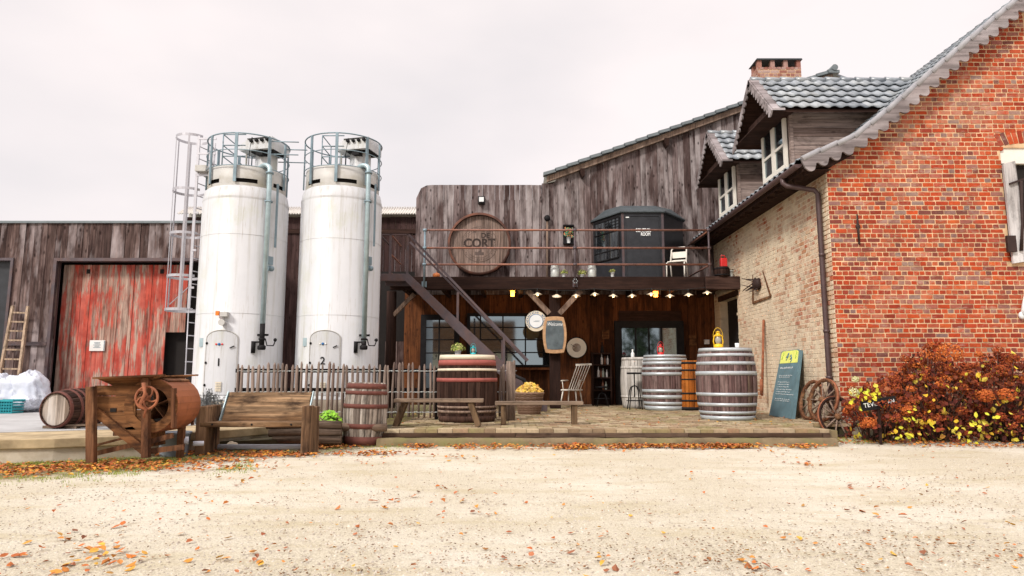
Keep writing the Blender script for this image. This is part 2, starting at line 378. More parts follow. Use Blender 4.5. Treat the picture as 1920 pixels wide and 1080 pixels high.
M['redhoop'] = plain('red painted hoop', (.30,.08,.062), .7, var=.2, scale=10, bump=.3, dirt=(.3,.07,.06))
M['creamhoop'] = plain('cream hoop', (.66,.58,.44), .6, var=.1, scale=10, bump=.2)
M['silverhoop'] = plain('galvanised hoop', (.44,.48,.50), .4, .3, var=.12, scale=9, bump=.15, dirt=(.38,.38,.38))
M['darkhoop'] = plain('dark hoop', (.05,.035,.03), .6, .3)
M['tile'] = islands('glazed grey roof tiles', [(.21,.24,.27),(.28,.31,.34),(.15,.175,.20),(.36,.39,.41),(.24,.26,.27)], rough=.34, nscale=8, bump=.1, spec=.8)
M['slate'] = plain('blue grey ridge metal', (.16,.185,.195), .45, .2, var=.15, bump=.1)
M['booth'] = plain('charcoal booth paint', (.022,.024,.029), .38, .1, var=.25, bump=.1, spec=.5)
M['boothroof'] = plain('booth roof felt', (.055,.068,.075), .6, var=.2, bump=.2)
M['teal'] = plain('teal enamel', (.03,.40,.44), .4, var=.1, bump=0)
M['redenamel'] = plain('red enamel', (.62,.03,.03), .35, var=.1, bump=0)
M['yellow'] = plain('yellow enamel', (.80,.48,.015), .35, var=.08, bump=0)
M['glassdull'] = plain('cloudy lantern glass', (.35,.32,.26), .15, var=.1, bump=0)
M['zinc'] = plain('zinc pot', (.50,.52,.50), .5, .3, var=.15, bump=.1)
M['whitepot'] = plain('white enamel pot', (.72,.74,.74), .4, var=.05, bump=0)
M['wicker'] = islands('wicker', [(.14,.08,.05),(.24,.15,.10),(.32,.22,.16)], rough=.8)
M['slatewrite'] = plain('chalkboard', (.075,.095,.105), .6, var=.3, scale=5, bump=.05, dirt=(.13,.16,.17), dirtamt=.7)
M['slateblue'] = plain('blue chalkboard', (.10,.175,.205), .6, var=.25, scale=4, bump=.05, dirt=(.14,.21,.23), dirtamt=.6)
M['chalk'] = plain('chalk', (.78,.80,.80), .9, var=.1, bump=0)
M['paleyellow'] = plain('pale yellow painted panel', (.72,.76,.18), .6, var=.12, bump=0)
M['bluepaint'] = plain('blue letter paint', (.02,.12,.30), .6, bump=0)
M['boardwood'] = plain('varnished frame wood', (.46,.27,.14), .5, var=.25, scale=12, bump=.1)
M['greyplastic'] = plain('grey blue plastic', (.27,.31,.36), .45, var=.08, bump=.05)
M['pipeplastic'] = plain('grey drain pipe', (.52,.54,.60), .4, var=.05, bump=0)
M['bag'] = plain('white woven bag', (.58,.61,.68), .7, var=.1, scale=3, bump=.9, dirt=(.36,.40,.52), dirtamt=.4)
M['iron'] = plain('wall iron', (.035,.018,.015), .7, .2)
M['downpipe'] = plain('brown plum downpipe', (.075,.045,.045), .4, .1, var=.15, bump=.05)
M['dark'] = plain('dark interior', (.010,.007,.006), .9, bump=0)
M['cord'] = plain('black cord', (.01,.01,.01), .7, bump=0)
M['ink'] = plain('burnt lettering', (.035,.022,.018), .8, bump=0)
M['inkfade'] = plain('faded burnt lettering', (.10,.07,.06), .8, bump=0)
M['bulb'] = glow('lit bulb', (1, .62, .25), 4)
M['lampglow'] = glow('amber lamp glass', (1, .36, .05), 1.6)
M['shadeglow'] = plain('cream lamp shade', (.70,.58,.42), .5, bump=0)
M['stone'] = islands('gravel stones', [(.42,.37,.30),(.60,.55,.47),(.30,.25,.20),(.66,.61,.53)], rough=.9)
M['leafy'] = islands('fallen leaves', [(.40,.11,.035),(.58,.18,.04),(.28,.08,.035),(.64,.27,.05),(.46,.17,.08),(.22,.09,.05),(.68,.40,.07),(.52,.14,.035)], rough=.8, bump=.1)
M['pileleaf'] = islands('yellow leaf heap', [(.72,.45,.05),(.70,.52,.10),(.55,.25,.05),(.78,.6,.2),(.62,.36,.08)], rough=.8, bump=.1)
M['hydr'] = islands('dried hydrangea petals', [(.26,.045,.018),(.38,.085,.024),(.16,.028,.016),(.50,.15,.035),(.32,.06,.024),(.20,.04,.024)], rough=.85, bump=.1)
M['hydro'] = islands('orange hydrangea petals', [(.50,.11,.025),(.60,.18,.04),(.38,.075,.025),(.54,.15,.035)], rough=.85, bump=.1)
M['hydleaf'] = islands('yellowing hydrangea leaves', [(.70,.50,.04),(.62,.36,.03),(.72,.60,.10),(.50,.42,.04),(.28,.09,.03),(.35,.07,.03)], rough=.6, bump=.1)
M['hydbrown'] = islands('brown hydrangea leaves', [(.09,.02,.015),(.17,.035,.02),(.06,.018,.015),(.22,.06,.025)], rough=.8, bump=.1)
M['stem'] = plain('brown stems', (.09,.045,.03), .9, bump=0)
M['green'] = islands('bright green leaves', [(.20,.46,.03),(.32,.62,.05),(.13,.34,.03),(.42,.66,.08)], rough=.5, bump=.1)
M['sage'] = islands('lavender leaves', [(.16,.17,.17),(.25,.26,.27),(.11,.12,.11)], rough=.8, bump=0)
M['potleaf'] = islands('pot plant leaves', [(.14,.22,.04),(.35,.40,.08),(.55,.52,.22),(.22,.28,.06)], rough=.7, bump=0)
M['grass'] = islands('grass blades', [(.22,.30,.04),(.34,.40,.06),(.40,.40,.12),(.16,.2,.04)], rough=.8, bump=0)
M['rock'] = plain('rough stone', (.30,.25,.17), .95, var=.35, scale=5, bump=.8)
M['corr'] = plain('corrugated cement sheet', (.55,.52,.48), .8, var=.12, bump=.2)
M['pine'] = islands('dark conifer needles', [(.03,.05,.02),(.05,.08,.03),(.02,.035,.015)], rough=.8, bump=0)
def glassmat():
    n = NT('window glass'); n.b.inputs['Base Color'].default_value = (.012,.014,.016,1); n.b.inputs['Roughness'].default_value = .04
    n.b.inputs['IOR'].default_value = 2.6; n.b.inputs['Specular IOR Level'].default_value = .8
    n.bump(n.noise(n.tc.outputs['Object'], 1.2, 2, .4), .05, .02)
    n.b.inputs['Specular Tint'].default_value = (.72,.9,1,1)
    return n.m
M['glass'] = glassmat()
def groundmat():
    n = NT('gravel'); o = n.tc.outputs['Object']
    a = n.noise(o, 75, 6, .75); b = n.noise(o, .45, 5, .6); c = n.noise(n.map(o, (.5,1.6,1)), 1.6, 5, .65); d = n.noise(o, 11, 5, .7)
    vo = n.n('ShaderNodeTexVoronoi'); n.l(o, vo.inputs[0]); vo.inputs['Scale'].default_value = 48
    col = n.ramp(a, [(.28, (.22,.18,.125)), (.42, (.46,.41,.31)), (.52, (.565,.51,.395)), (.7, (.69,.64,.53))])
    col = n.mix(n.math('MULTIPLY', n.ramp(b, [(.44, 0.), (.60, 1.)]), .65), col, (.67,.63,.54))
    col = n.mix(n.math('MULTIPLY', n.ramp(c, [(.50, 0.), (.66, 1.)]), .5), col, (.44,.37,.22))
    col = n.mix(n.math('MULTIPLY', n.ramp(d, [(.56, 0.), (.70, 1.)]), .45), col, (.24,.15,.08))
    sx = n.n('ShaderNodeSeparateXYZ'); n.l(o, sx.inputs[0])
    # mossy verge along the left slab (a strip of ground with its own colour)
    dd = n.math('ADD', n.math('MULTIPLY', n.math('ADD', sx.outputs[0], 4.9), -.735), n.math('MULTIPLY', n.math('ADD', sx.outputs[1], -6.35), .68))
    dd = n.math('ADD', dd, n.math('MULTIPLY', n.math('SUBTRACT', n.noise(o, 1.9, 6, .75), .5), 2.2))
    left = n.math('LESS_THAN', sx.outputs[0], -1.7)
    mk = n.math('MULTIPLY', n.ramp(dd, [(.0, 0.), (.55, 1.)]), left)
    mcol = n.ramp(n.noise(o, 5, 5, .7), [(.34, (.09,.05,.028)), (.46, (.22,.15,.07)), (.56, (.30,.29,.08)), (.66, (.34,.40,.06))])
    col = n.mix(n.math('MULTIPLY', mk, .88), col, mcol)
    h = n.math('ADD', n.math('MULTIPLY', a, 1.0), n.math('MULTIPLY', vo.outputs['Distance'], -.6))
    n.bump(h, .65, .02)
    return n.fin(col, .95, 0, .15)
M['ground'] = groundmat()
# ================================================================== SETTING
PZ, YZ = .23, .27            # patio level, concrete yard level
g = MB(); N = 90
xs = [-60]+[-20+40*i/N for i in range(N+1)]+[60]; ys = [-40]+[1+14*i/50 for i in range(51)]+[90]
vs = [(x, y, (noise.noise(Vector((x*.5, y*.5, 0)))*.025 if 1 <= y <= 9 else 0)) for y in ys for x in xs]
W_ = len(xs)
g.add(vs, [(j*W_+i, j*W_+i+1, (j+1)*W_+i+1, (j+1)*W_+i) for j in range(len(ys)-1) for i in range(W_-1)], True)
solo('ground', g, M['ground'], None, None, kind='structure')
# concrete yard left, its front wall bulging in a curve
yl = MB()
fr = [(-9.5, 7.6), (-7.6, 7.65), (-6.3, 7.9), (-5.4, 8.15), (-4.6, 8.6), (-4.0, 9.3), (-3.4, 10.3), (-3.2, 11.9)]
poly = fr+[(-3.2, 19.2), (-30, 19.2), (-30, 7.6)]
yl.prism([(a, b) for a, b in poly], 0.001, YZ, 'z')
ysl = solo('yard_slab', yl, M['concrete'], None, None, kind='structure')
yp = MB(); yp.prism([(-9.5, 7.57), (-7.6, 7.62), (-6.28, 7.87), (-5.37, 8.12), (-4.57, 8.57), (-3.97, 9.28), (-3.37, 10.28), (-3.17, 11.9), (-3.17, 12.3), (-4.2, 12.3), (-9.5, 9.5)], YZ-.11, YZ+.001, 'z'); part('slab_lip', yp, M['lip'], ysl, .01)
y2 = MB(); p2 = [(-9.5, 8.6), (-6.6, 8.95), (-5.2, 9.6), (-4.3, 10.8), (-3.9, 12.3), (-3.9, 19), (-30, 19), (-30, 8.6)]
y2.prism(p2, YZ+.002, YZ+.008, 'z'); solo('yard_surface', y2, M['yard'], None, None, kind='structure')
# patio with clay pavers
PX0, PX1, PY0 = -1.86, 4.62, 10.0
pb = MB(); pb.box(PX0+.02, 5.55, 11.3, 18.6, .002, PZ-.012); pb.box(PX0+.02, PX1-.02, PY0+.2, 11.3, .002, PZ-.012); pat = solo('patio', pb, M['joint'], None, None, kind='structure')
pv = MB()
r = random.Random(3); row = 0; y = PY0+.24
while y < 18.4:
    x = PX0+.03+(row % 2)*.11
    while x < (5.5 if y > 11.25 else PX1-.1):
        z = PZ+r.uniform(-.012, .006); j = lambda: r.uniform(-.004, .004)
        pv.box(x+j(), min(x+.203, 5.54 if y > 11.25 else PX1-.02), y+j(), y+.094+j(), PZ-.05, z); x += .222
    y += .113; row += 1
part('pavers', pv, M['paver'], pat)
kt = MB(); x = PX0
while x < PX1-.1:
    w_ = r.uniform(.16, .24); x2 = min(x+w_, PX1)
    kt.box(x+.003, x2-.003, PY0+.03+r.uniform(-.008,.008), PY0+.23, PZ-.05, PZ+r.uniform(-.004,.006)); x = x2
part('edge_pavers', kt, M['paver'], pat)
kt = MB(); x = PX0-.02
while x < PX1:
    w_ = r.uniform(1.2, 2.2); x2 = min(x+w_, PX1+.02); kt.box(x+.002, x2-.002, PY0+r.uniform(-.006,.01), PY0+.2, PZ-.115, PZ-.052); x = x2
part('edge_beam', kt, M['kerbtop'], pat, .006)
kb = MB(); n_ = 120
vs = []
for i in range(n_+1):
    x = PX0-.08+(PX1+.04-PX0+.08)*i/n_
    for (yy, zz) in ((PY0-.14, -.05), (PY0-.13, .05), (PY0-.10, PZ-.135), (PY0-.07, PZ-.117), (PY0+.1, PZ-.117)):
        vs.append((x, yy+noise.noise(V(x*3,zz*9,0))*.03, zz+noise.noise(V(x*4,yy*5,3))*.014))
kb.add(vs, [(i*5+j, (i+1)*5+j, (i+1)*5+j+1, i*5+j+1) for i in range(n_) for j in range(4)], True)
kb.add([vs[k] for k in range(n_*5, n_*5+5)]+[(PX1+.04, PY0+.1, -.05)], [(0,1,2,3,4,5)])
kb.box(PX1-.01, PX1+.07, PY0-.05, 11.35, 0, PZ-.01)
part('kerb', kb, M['kerb'], pat)
# ================================================================== helpers for boards, tiles and brick
def boards(mb, x0, x1, y, zb, zt, r, w=(.13,.2), th=.025, gap=.005, dy=.012, skip=None):
    """vertical boards on a wall facing the camera; zb, zt numbers or functions of x"""
    x = x0
    while x < x1-.01:
        ww = r.uniform(*w); x2 = min(x+ww, x1); xm = (x+x2)/2
        b = zb(xm) if callable(zb) else zb; t0 = zt(x) if callable(zt) else zt; t1 = zt(x2) if callable(zt) else zt
        segs = [(b, t0, t1)]
        if skip:
            for (sx0, sx1, sz0, sz1) in skip:
                if sx0 < xm < sx1:
                    segs = ([(b, sz0, sz0)] if sz0 > b+.02 else [])+([(sz1, t0, t1)] if t0 > sz1+.02 else [])
        yo = y+r.uniform(-dy, dy)
        for (a, c, d) in segs:
            vs = [(x+gap/2, yo-th/2, a), (x2-gap/2, yo-th/2, a), (x2-gap/2, yo-th/2, d), (x+gap/2, yo-th/2, c)]
            vs += [(p[0], yo+th/2, p[2]) for p in vs]
            mb.add(vs, [(0,1,2,3),(7,6,5,4),(0,4,5,1),(1,5,6,2),(2,6,7,3),(3,7,4,0)])
        x = x2
def tiles(mb, o, du, dv, nu, nv, wid, run, lift=.045, amp=.025):
    """pantiles: du along the ridge, dv down the slope (unit vectors)"""
    o = Vector(o); du = Vector(du).normalized(); dv = Vector(dv).normalized(); nn = du.cross(dv); nn = nn if nn.z > 0 else -nn
    prof = [(0, .0), (.16, .9), (.34, 1.0), (.52, .35), (.72, -.35), (.9, -.3), (1.03, .1)]
    for j in range(nv):
        for i in range(nu):
            vs = []
            for t, l_ in ((0, 0.0), (1.12, lift)):
                for a, h in prof: vs.append(o+du*wid*(i+a)+dv*run*(j+t)+nn*(h*amp+l_+.01))
            k = len(prof)
            fs = [(q, q+1, q+1+k, q+k) for q in range(k-1)]
            vs += [p-nn*.018 for p in vs[k:2*k]]
            fs += [(k+q, k+q+1, 2*k+q+1, 2*k+q) for q in range(k-1)]
            mb.add(vs, fs, True)
def scallop(pts, depth, lobe, top=.0):
    """closed 2-D outline hanging below a polyline: straight upper edge, scalloped lower edge"""
    L = [0]
    for a, b in zip(pts, pts[1:]): L.append(L[-1]+math.dist(a, b))
    def at(s):
        for i in range(len(L)-1):
            if s <= L[i+1] or i == len(L)-2:
                t = (s-L[i])/(L[i+1]-L[i]); a, b = pts[i], pts[i+1]
                d = ((b[0]-a[0])/(L[i+1]-L[i]), (b[1]-a[1])/(L[i+1]-L[i]))
                return (a[0]+(b[0]-a[0])*t, a[1]+(b[1]-a[1])*t), d
    tot = L[-1]; n = max(1, round(tot/lobe)); low = []
    for i in range(n):
        for q in range(8):
            t = q/8; s = tot*(i+t)/n; (x, y), d = at(s)
            nx, ny = (d[1], -d[0]) if d[0] > 0 else (-d[1], d[0])
            if ny > 0: nx, ny = -nx, -ny
            k = depth*(.60+.40*math.sin(math.pi*min(1, t*1.25))**.7 if t < .8 else .56)
            low.append((x+nx*k, y+ny*k))
    (x, y), d = at(tot); low.append((x, y-depth*.6))
    return list(pts)+low[::-1]
# ================================================================== LEFT TIMBER BARN
YB = 15.0
barn = thing('timber_barn', 'long low weathered timber barn with a peeling red sliding door, at far left', 'barn', (-9, YB, YZ))
zt = P(100, 419, YB).z; xl, xr = -17.5, P(372, 500, YB).x
dA = P(113, 490, YB); dx0, dx1, dzt = P(95, 650, YB).x, xr-.02, dA.z
fx1 = P(12, 600, YB).x; fzt = P(5, 489, YB).z
b = MB(); r = random.Random(11)
boards(b, xl, xr, YB, YZ, zt, r, skip=[(dx0, dx1, YZ, dzt), (-20, fx1, YZ, fzt)])
part('wall', b, M['barnwood'], barn)
b = MB(); b.box(xl, xr+.02, YB-.06, YB+5, zt, zt+.05); part('roof', b, M['slate'], barn)
b = MB(); b.box(xl, xr, YB+.5, YB+.6, YZ, zt-.01); part('inner_wall', b, M['dark'], barn)
b = MB()
b.box(dx0-.07, dx0, YB-.05, YB+.12, YZ, dzt+.07); b.box(dx0, dx1, YB-.05, YB+.12, dzt, dzt+.07)
b.box(fx1, fx1+.06, YB-.05, YB+.12, YZ, fzt+.06); b.box(xl, fx1, YB-.05, YB+.12, fzt, fzt+.06)
each('door_frame', b, M['plummetal'], barn)
b = MB(); b.box(xl, fx1, YB+.12, YB+.16, YZ, fzt); part('grey_door', b, M['booth'], barn)
b = MB(); q = P(20, 648, YB); b.box(fx1+.06, dx0-.07, YB-.06, YB-.02, q.z, q.z+.08); part('rail', b, M['plummetal'], barn)
YD = YB+.3
for a_, c_ in ((108, 243), (244, 345)):
    q0, q1 = P(a_, 650, YD), P(c_, 650, YD); tz = P(200, 497, YD).z
    b = MB(); r2 = random.Random(a_)
    sk = [(P(304,650,YD).x, 99, YZ, P(304,623,YD).z)] if a_ > 200 else None
    boards(b, q0.x, q1.x, YD, YZ+.02, tz, r2, w=(.09,.15), dy=.006, skip=sk)
    dr = part('sliding_door', b, M['reddoor'], barn)
    h = MB(); c = P(166 if a_ < 200 else 304, 509, YD-.02); h.box(c.x-.04, c.x+.04, YD-.03, YD-.02, c.z-.05, c.z+.05); part('vent_hole', h, M['dark'], dr)
b = MB(); c = P(183, 648, YD-.03); b.box(c.x-.17, c.x+.17, YD-.05, YD-.03, c.z-.12, c.z+.12); nb = part('notice_board', b, M['white'], barn)
t = MB()
for i in range(5):
    wv = R_.uniform(.05, .11); t.box(c.x-wv, c.x+wv, YD-.056, YD-.052, c.z+.065-i*.028, c.z+.075-i*.028)
t.box(c.x+.15, c.x+.165, YD-.056, YD-.051, c.z-.11, c.z+.11); part('notice_print', t, M['galvdark'], nb)
# ================================================================== BACK BARN between and beyond the silos
YC = 19.6
bb = thing('back_barn', 'dark board barn with a corrugated roof edge, seen between and right of the white silos', 'barn', (-5, YC, YZ))
x0, x1 = P(343, 500, YC).x, P(800, 500, YC).x; ze = P(700, 404, YC).z; zr = P(700, 388, YC).z
b = MB(); r = random.Random(5); boards(b, x0, x1, YC, YZ, ze-.05, r)
part('wall', b, M['backwood'], bb)
b = MB(); b.box(x0, x1, YC-.05, YC-.02, ze-.55, ze-.42); part('rail', b, M['darkwood'], bb)
def corr(mb, x0, x1, ya, za, yb, zb_, p=.076, amp=.022):
    n = int((x1-x0)/p*6); vs = []
    for i in range(n+1):
        x = x0+(x1-x0)*i/n; o = math.sin(i/6*2*math.pi)*amp
        vs += [(x, ya, za+o), (x, yb, zb_+o), (x, yb, zb_+o-.012), (x, ya, za+o-.012)]
    fs = []
    for i in range(n):
        for k in range(4): fs.append((i*4+k, (i+1)*4+k, (i+1)*4+(k+1) % 4, i*4+(k+1) % 4))
    mb.add(vs, fs, True)
b = MB(); corr(b, x0-.15, x1, YC-.25, ze, YC+.35, P(700, 388, YC+.35).z); part('roof', b, M['corr'], bb)
b = MB(); b.box(x0-.1, x1, YC+.35, YC+5, ze-.1, P(700, 389, YC+.35).z-.06); part('loft_wall', b, M['corr'], bb)
# ================================================================== MAIN TIMBER BUILDING
YW = 18.5; YU = 18.4
tb = thing('timber_building', 'tall weathered timber building with a sloping roof and dark glazed ground floor behind the balcony', 'building', (1.5, YW, PZ))
DZ = P(1000, 520, 16.5).z; DB = P(1000, 544, 16.5).z
# parapet wall with rounded left shoulder
xa, xb = P(779, 450, YU).x, P(1016, 450, YU).x; zp = P(900, 347, YU).z
def ptop(x):
    d = x-xa; R1 = .38
    return zp-(R1-math.sqrt(max(0, R1*R1-(R1-min(d, R1))**2))) if d < R1 else zp
b = MB(); r = random.Random(21); boards(b, xa, xb, YU, DZ-.2, ptop, r, w=(.12,.19)); part('parapet_wall', b, M['upperwood'], tb)
b = MB(); b.box(xa, xb, YU+.02, YU+.3, DZ-.2, zp-.42); part('wall_core', b, M['darkpost'], tb)
# gable wall under sloping roof
gl, gr_ = P(1028, 333, YU), P(1393, 201, YU)
sl_ = (gr_.z-gl.z)/(gr_.x-gl.x)
gx0 = P(1016, 400, YU).x; ridx = P(1555, 137, YU).x
rz_ = lambda x: gl.z+sl_*(x-gl.x) if x < ridx else gl.z+sl_*(2*ridx-x-gl.x)
b = MB(); r = random.Random(22); boards(b, gx0, ridx+3.5, YU-.04, DZ-.2, lambda x: (rz_(x)-.12 if x > gl.x+.25 else P(1020,345,YU).z), r, w=(.12,.2)); part('gable_wall', b, M['upperwood'], tb)
rf = MB()
for (xs_, xe_) in ((gl.x-.12, ridx), (ridx, ridx+3.6)):
    rf.prism([(xs_, rz_(xs_)), (xe_, rz_(xe_)), (xe_, rz_(xe_)+.05), (xs_, rz_(xs_)+.05)], YU-.15, YU+6)
roof = part('roof', rf, M['tile'], tb)
rt = MB(); k = 0; x = gl.x-.15
while x < ridx:
    x2 = x+.34; rt.prism([(x, rz_(x)+.03), (x2, rz_(x2)+.0), (x2, rz_(x2)+.085), (x, rz_(x)+.115)], YU-.32, YU-.1); x = x2-.02
part('verge_tiles', rt, M['slate'], roof)
fb = MB(); fb.prism([(gl.x-.05, rz_(gl.x-.05)-.16), (ridx, rz_(ridx)-.16), (ridx, rz_(ridx)-.003), (gl.x-.05, rz_(gl.x-.05)-.003)], YU-.2, YU-.09); part('verge_board', fb, M['bracewood'], roof)
rb = MB()
for u in (1090, 1247):
    q = P(u, 300, YU); rb.prism([(q.x-.06, rz_(q.x)-.17), (q.x+.06, rz_(q.x)-.17), (q.x+.06, rz_(q.x)-.36), (q.x-.01, rz_(q.x)-.42), (q.x-.06, rz_(q.x)-.30)], YU-.3, YU-.07)
each('rafter_end', rb, M['darkpost'], roof)
rb = MB(); rb.tube([(ridx, YU-.35, rz_(ridx)+.1), (ridx, YU+6, rz_(ridx)+.1)], .09, 10); part('ridge_cap', rb, M['slate'], roof)
# ground floor boards
wL = P(758, 600, YW).x
openings = []
def XZ(u, v, Y=YW): q = P(u, v, Y); return q.x, q.z
b = MB(); r = random.Random(23); boards(b, wL, 5.6, YW, PZ, DB+.3, r, w=(.16,.26)); part('ground_floor_wall', b, M['warmwood'], tb)
b = MB(); b.box(P(690,600,YW).x, 5.9, YW+.3, YW+.36, PZ, DZ+.5); part('light_stop_wall', b, M['dark'], tb)  # dark sheet added behind the boards to keep light from leaking in
b = MB(); b.prism([(gx0, DZ-.1), (ridx+3.4, DZ-.1), (ridx+3.4, rz_(ridx+3.4)-.2), (ridx, rz_(ridx)-.2), (gl.x+.3, rz_(gl.x+.3)-.2), (gx0, rz_(gl.x+.3)-.3)], YU+.01, YU+.1); part('gable_light_stop', b, M['dark'], tb)  # unseen dark panel added behind the gable boards, blocks light through their gaps
b = MB(); r = random.Random(2); boards(b, P(722,600,YW).x, P(757,600,YW).x, YW+.1, PZ, P(740,640,YW).z, r); part('low_boards', b, M['barnwood'], tb)
def glazed(name, u0, u1, v0, v1, us, vs_, Y, frame=.05, mt='black', parent=tb):
    x0, z0 = XZ(u0, v1, Y); x1, z1 = XZ(u1, v0, Y)
    f = MB()
    f.box(x0-frame*1.6, x0, Y-.05, Y+.05, z0-frame, z1+frame*1.6); f.box(x1, x1+frame*1.6, Y-.05, Y+.05, z0-frame, z1+frame*1.6)
    f.box(x0, x1, Y-.05, Y+.05, z1, z1+frame*1.6); f.box(x0, x1, Y-.05, Y+.05, z0-frame, z0)
    for u in us: xx = XZ(u, v0, Y)[0]; f.box(xx-.018, xx+.018, Y-.035, Y+.03, z0, z1)
    for v in vs_: zz = XZ(u0, v, Y)[1]; f.box(x0, x1, Y-.038, Y+.033, zz-.015, zz+.015)
    wd = part(name, f, M[mt], parent)
    p_ = MB(); p_.box(x0, x1, Y-.004, Y+.004, z0, z1); part('pane', p_, M['glass'], wd)
    return wd
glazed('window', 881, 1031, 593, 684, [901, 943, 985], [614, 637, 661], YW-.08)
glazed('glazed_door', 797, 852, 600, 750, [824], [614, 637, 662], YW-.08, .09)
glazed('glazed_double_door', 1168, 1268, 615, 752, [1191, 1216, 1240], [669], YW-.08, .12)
b = MB()
x0, z0 = XZ(960, 706); x1, z1 = XZ(1034, 688); b.box(x0-1.1, x1, YW-.3, YW-.03, z1-.08, z1-.02); part('window_sill', b, M['warmwood'], tb)
x0, z0 = XZ(1160, 612); x1, z1 = XZ(1275, 590); b = MB(); b.box(x0, x1, YW-.07, YW-.03, z0+.02, z1+.1); part('lintel', b, M['darkwood'], tb)
for u0, u1, v0, v1 in ((1129,1142,618,636), (1292,1305,628,648), (1208,1232,582,596)):
    x0, z0 = XZ(u0, v1, YW-.05); x1, z1 = XZ(u1, v0, YW-.05)
    b = MB(); b.box(x0, x1, YW-.06, YW-.04, z0, z1); b.box(x0+.03, x1-.03, YW-.066, YW-.061, z0+.03, z1-.03); part('wall_plaque', b, M['macwood'], tb)
# ================================================================== BALCONY
YR = 16.5
bal = thing('timber_balcony', 'dark timber balcony deck on posts with a rusty three bar pipe railing', 'balcony', (1.5, YR, PZ))
xL, xR = P(733, 520, YR).x, 5.53
b = MB(); b.box(xL, P(1318,520,YR).x, YR-.12, YR+.08, DB, DZ); b.box(P(1318,520,YR).x+.01, 5.9, YR-.2, YR+.05, DB-.0, DZ+.0); part('front_beam', b, M['darkwood'], bal, .012)
b = MB(); x = xL; r = random.Random(6)
y = YR+.08
while y < YU-.1: b.box(xL, xR, y, y+.17, DZ-.06, DZ-.02+r.uniform(-.003,.003)); y += .178
part('deck_boards', b, M['darkwood'], bal)
b = MB()
for i in range(9): xx = xL+.3+i*.97; b.box(xx-.05, xx+.05, YR+.08, YU-.1, DB+.02, DZ-.065)
each('joist', b, M['darkpost'], bal)
for u, w_ in ((1040, .26),):
    q = P(u, 640, YR+.15); b = MB(); b.box(q.x-w_/2, q.x+w_/2, YR, YR+.24, PZ, DB); part('post', b, M['darkpost'], bal, .015)
q = P(731, 640, YR+.15); b = MB(); b.tube([(q.x, YR+.25, PZ), (q.x+.01, YR+.25, 1.8), (q.x, YR+.25, DB)], [.14,.125,.12], 12); part('round_post', b, M['darkpost'], bal)
pc = P(1040, 640, YR)
for sgn in (-1, 1):
    b = MB(); b.bar((pc.x+sgn*.12, YR+.05, P(0,588,YR).z), (pc.x+sgn*.66, YR+.05, DB+.0), .13, .11, (0,1,0)); part('brace', b, M['bracewood'], bal, .01)
b = MB(); b.bar((P(735,590,YR).x, YR+.2, P(0,590,YR).z), (P(775,549,YR).x, YR+.2, P(0,549,YR).z), .1, .1, (0,1,0)); part('brace', b, M['bracewood'], bal, .01)
# railing
yr = YR-.16
rx0, rx1 = P(796, 430, yr).x, P(1330, 430, yr).x
for v in (431.5, 465, 496):
    z = P(1000, v, yr).z; b = MB(); b.tube([(rx0, yr, z), (rx1, yr, z)], .026, 10); part('rail', b, M['rustpipe'], bal)
zt_, = (P(1000, 431.5, yr).z,)
for u in (796, 1078, 1330):
    x = P(u, 480, yr).x; b = MB(); b.tube([(x, yr, DZ-.26), (x, yr, zt_)], .024, 10)
    for v in (431.5, 465, 496): zz = P(1000, v, yr).z; b.tube([(x-.045, yr, zz), (x+.045, yr, zz)], .038, 10)
    b.box(x-.06, x+.06, yr+.025, yr+.042, DZ-.26, DZ-.12)
    po = part('rail_post', b, M['plummetal'] if u != 796 else M['galvdark'], bal)
    if u == 1078:
        k = MB()
        for a in range(6): k.ball((x+.05*math.cos(a*1.047), yr-.03, DZ-.12+.05*math.sin(a*1.047)), .014, 8, 6)
        part('flange_bolts', k, M['silverhoop'], po)
z1_, = (P(1000, 431.5, yr).z,)
b = MB(); b.tube([(rx1, yr, z1_), (rx1, YU-.1, z1_)], .022, 8); b.tube([(rx1, yr, P(1000,496,yr).z), (rx1, YU-.1, P(1000,496,yr).z)], .022, 8); part('side_rail', b, M['rustpipe'], bal)
# ================================================================== METAL STAIRCASE
YS0, YS1 = 15.0, 15.85
stc = thing('metal_staircase', 'plum grey steel staircase with handrails rising left to the balcony', 'staircase', (-1.5, YS0, PZ))
tl, tr_ = P(710, 521, YS0), P(765, 521, YS0)
dirn = (P(905, 660, YS0)-tr_); k = dirn.z/dirn.x
sh, ex = tr_.x, tr_.x+(PZ-tr_.z)/k
for y in (YS0, YS1):
    b = MB(); pt, pb_ = .09, -.17
    dz = .20
    b.prism([(tl.x, tr_.z-.07), (tl.x, tr_.z+.09), (sh+.02, tr_.z+.09), (ex+.1, PZ+.17), (ex+.1, PZ), (ex-.14, PZ), (sh-.06, tr_.z-.07)], y-.03, y+.03)
    part('stringer', b, M['plummetal'], stc, .006)
b = MB(); b.box(tl.x, sh, YS0+.03, YR-.13, tr_.z+.02, tr_.z+.06); part('landing', b, M['plummetal'], stc)
n_ = 14
for i in range(1, n_):
    xx = sh+(ex-sh)*i/n_; zz = tr_.z+(PZ-tr_.z)*i/n_
    b = MB(); b.box(xx-.13, xx+.13, YS0+.03, YS1-.03, zz-.02, zz+.015); part('tread', b, M['plummetal'], stc)
zh = P(740, 440, YS0).z; hr = zh-tr_.z
hp = MB(); rend = P(990, 676, YS0)
hp.bar((tl.x, YS0, zh), (sh, YS0, zh), .05, .03, (0,0,1)); hp.bar((sh, YS0, zh), (rend.x, YS0, rend.z), .05, .045, (0,1,0)); part('handrail', hp, M['plummetal'], stc)
hp = MB(); hp.bar((sh-.1, YS1, zh), (rend.x, YS1, rend.z), .045, .04, (0,1,0)); part('handrail', hp, M['plummetal'], stc)
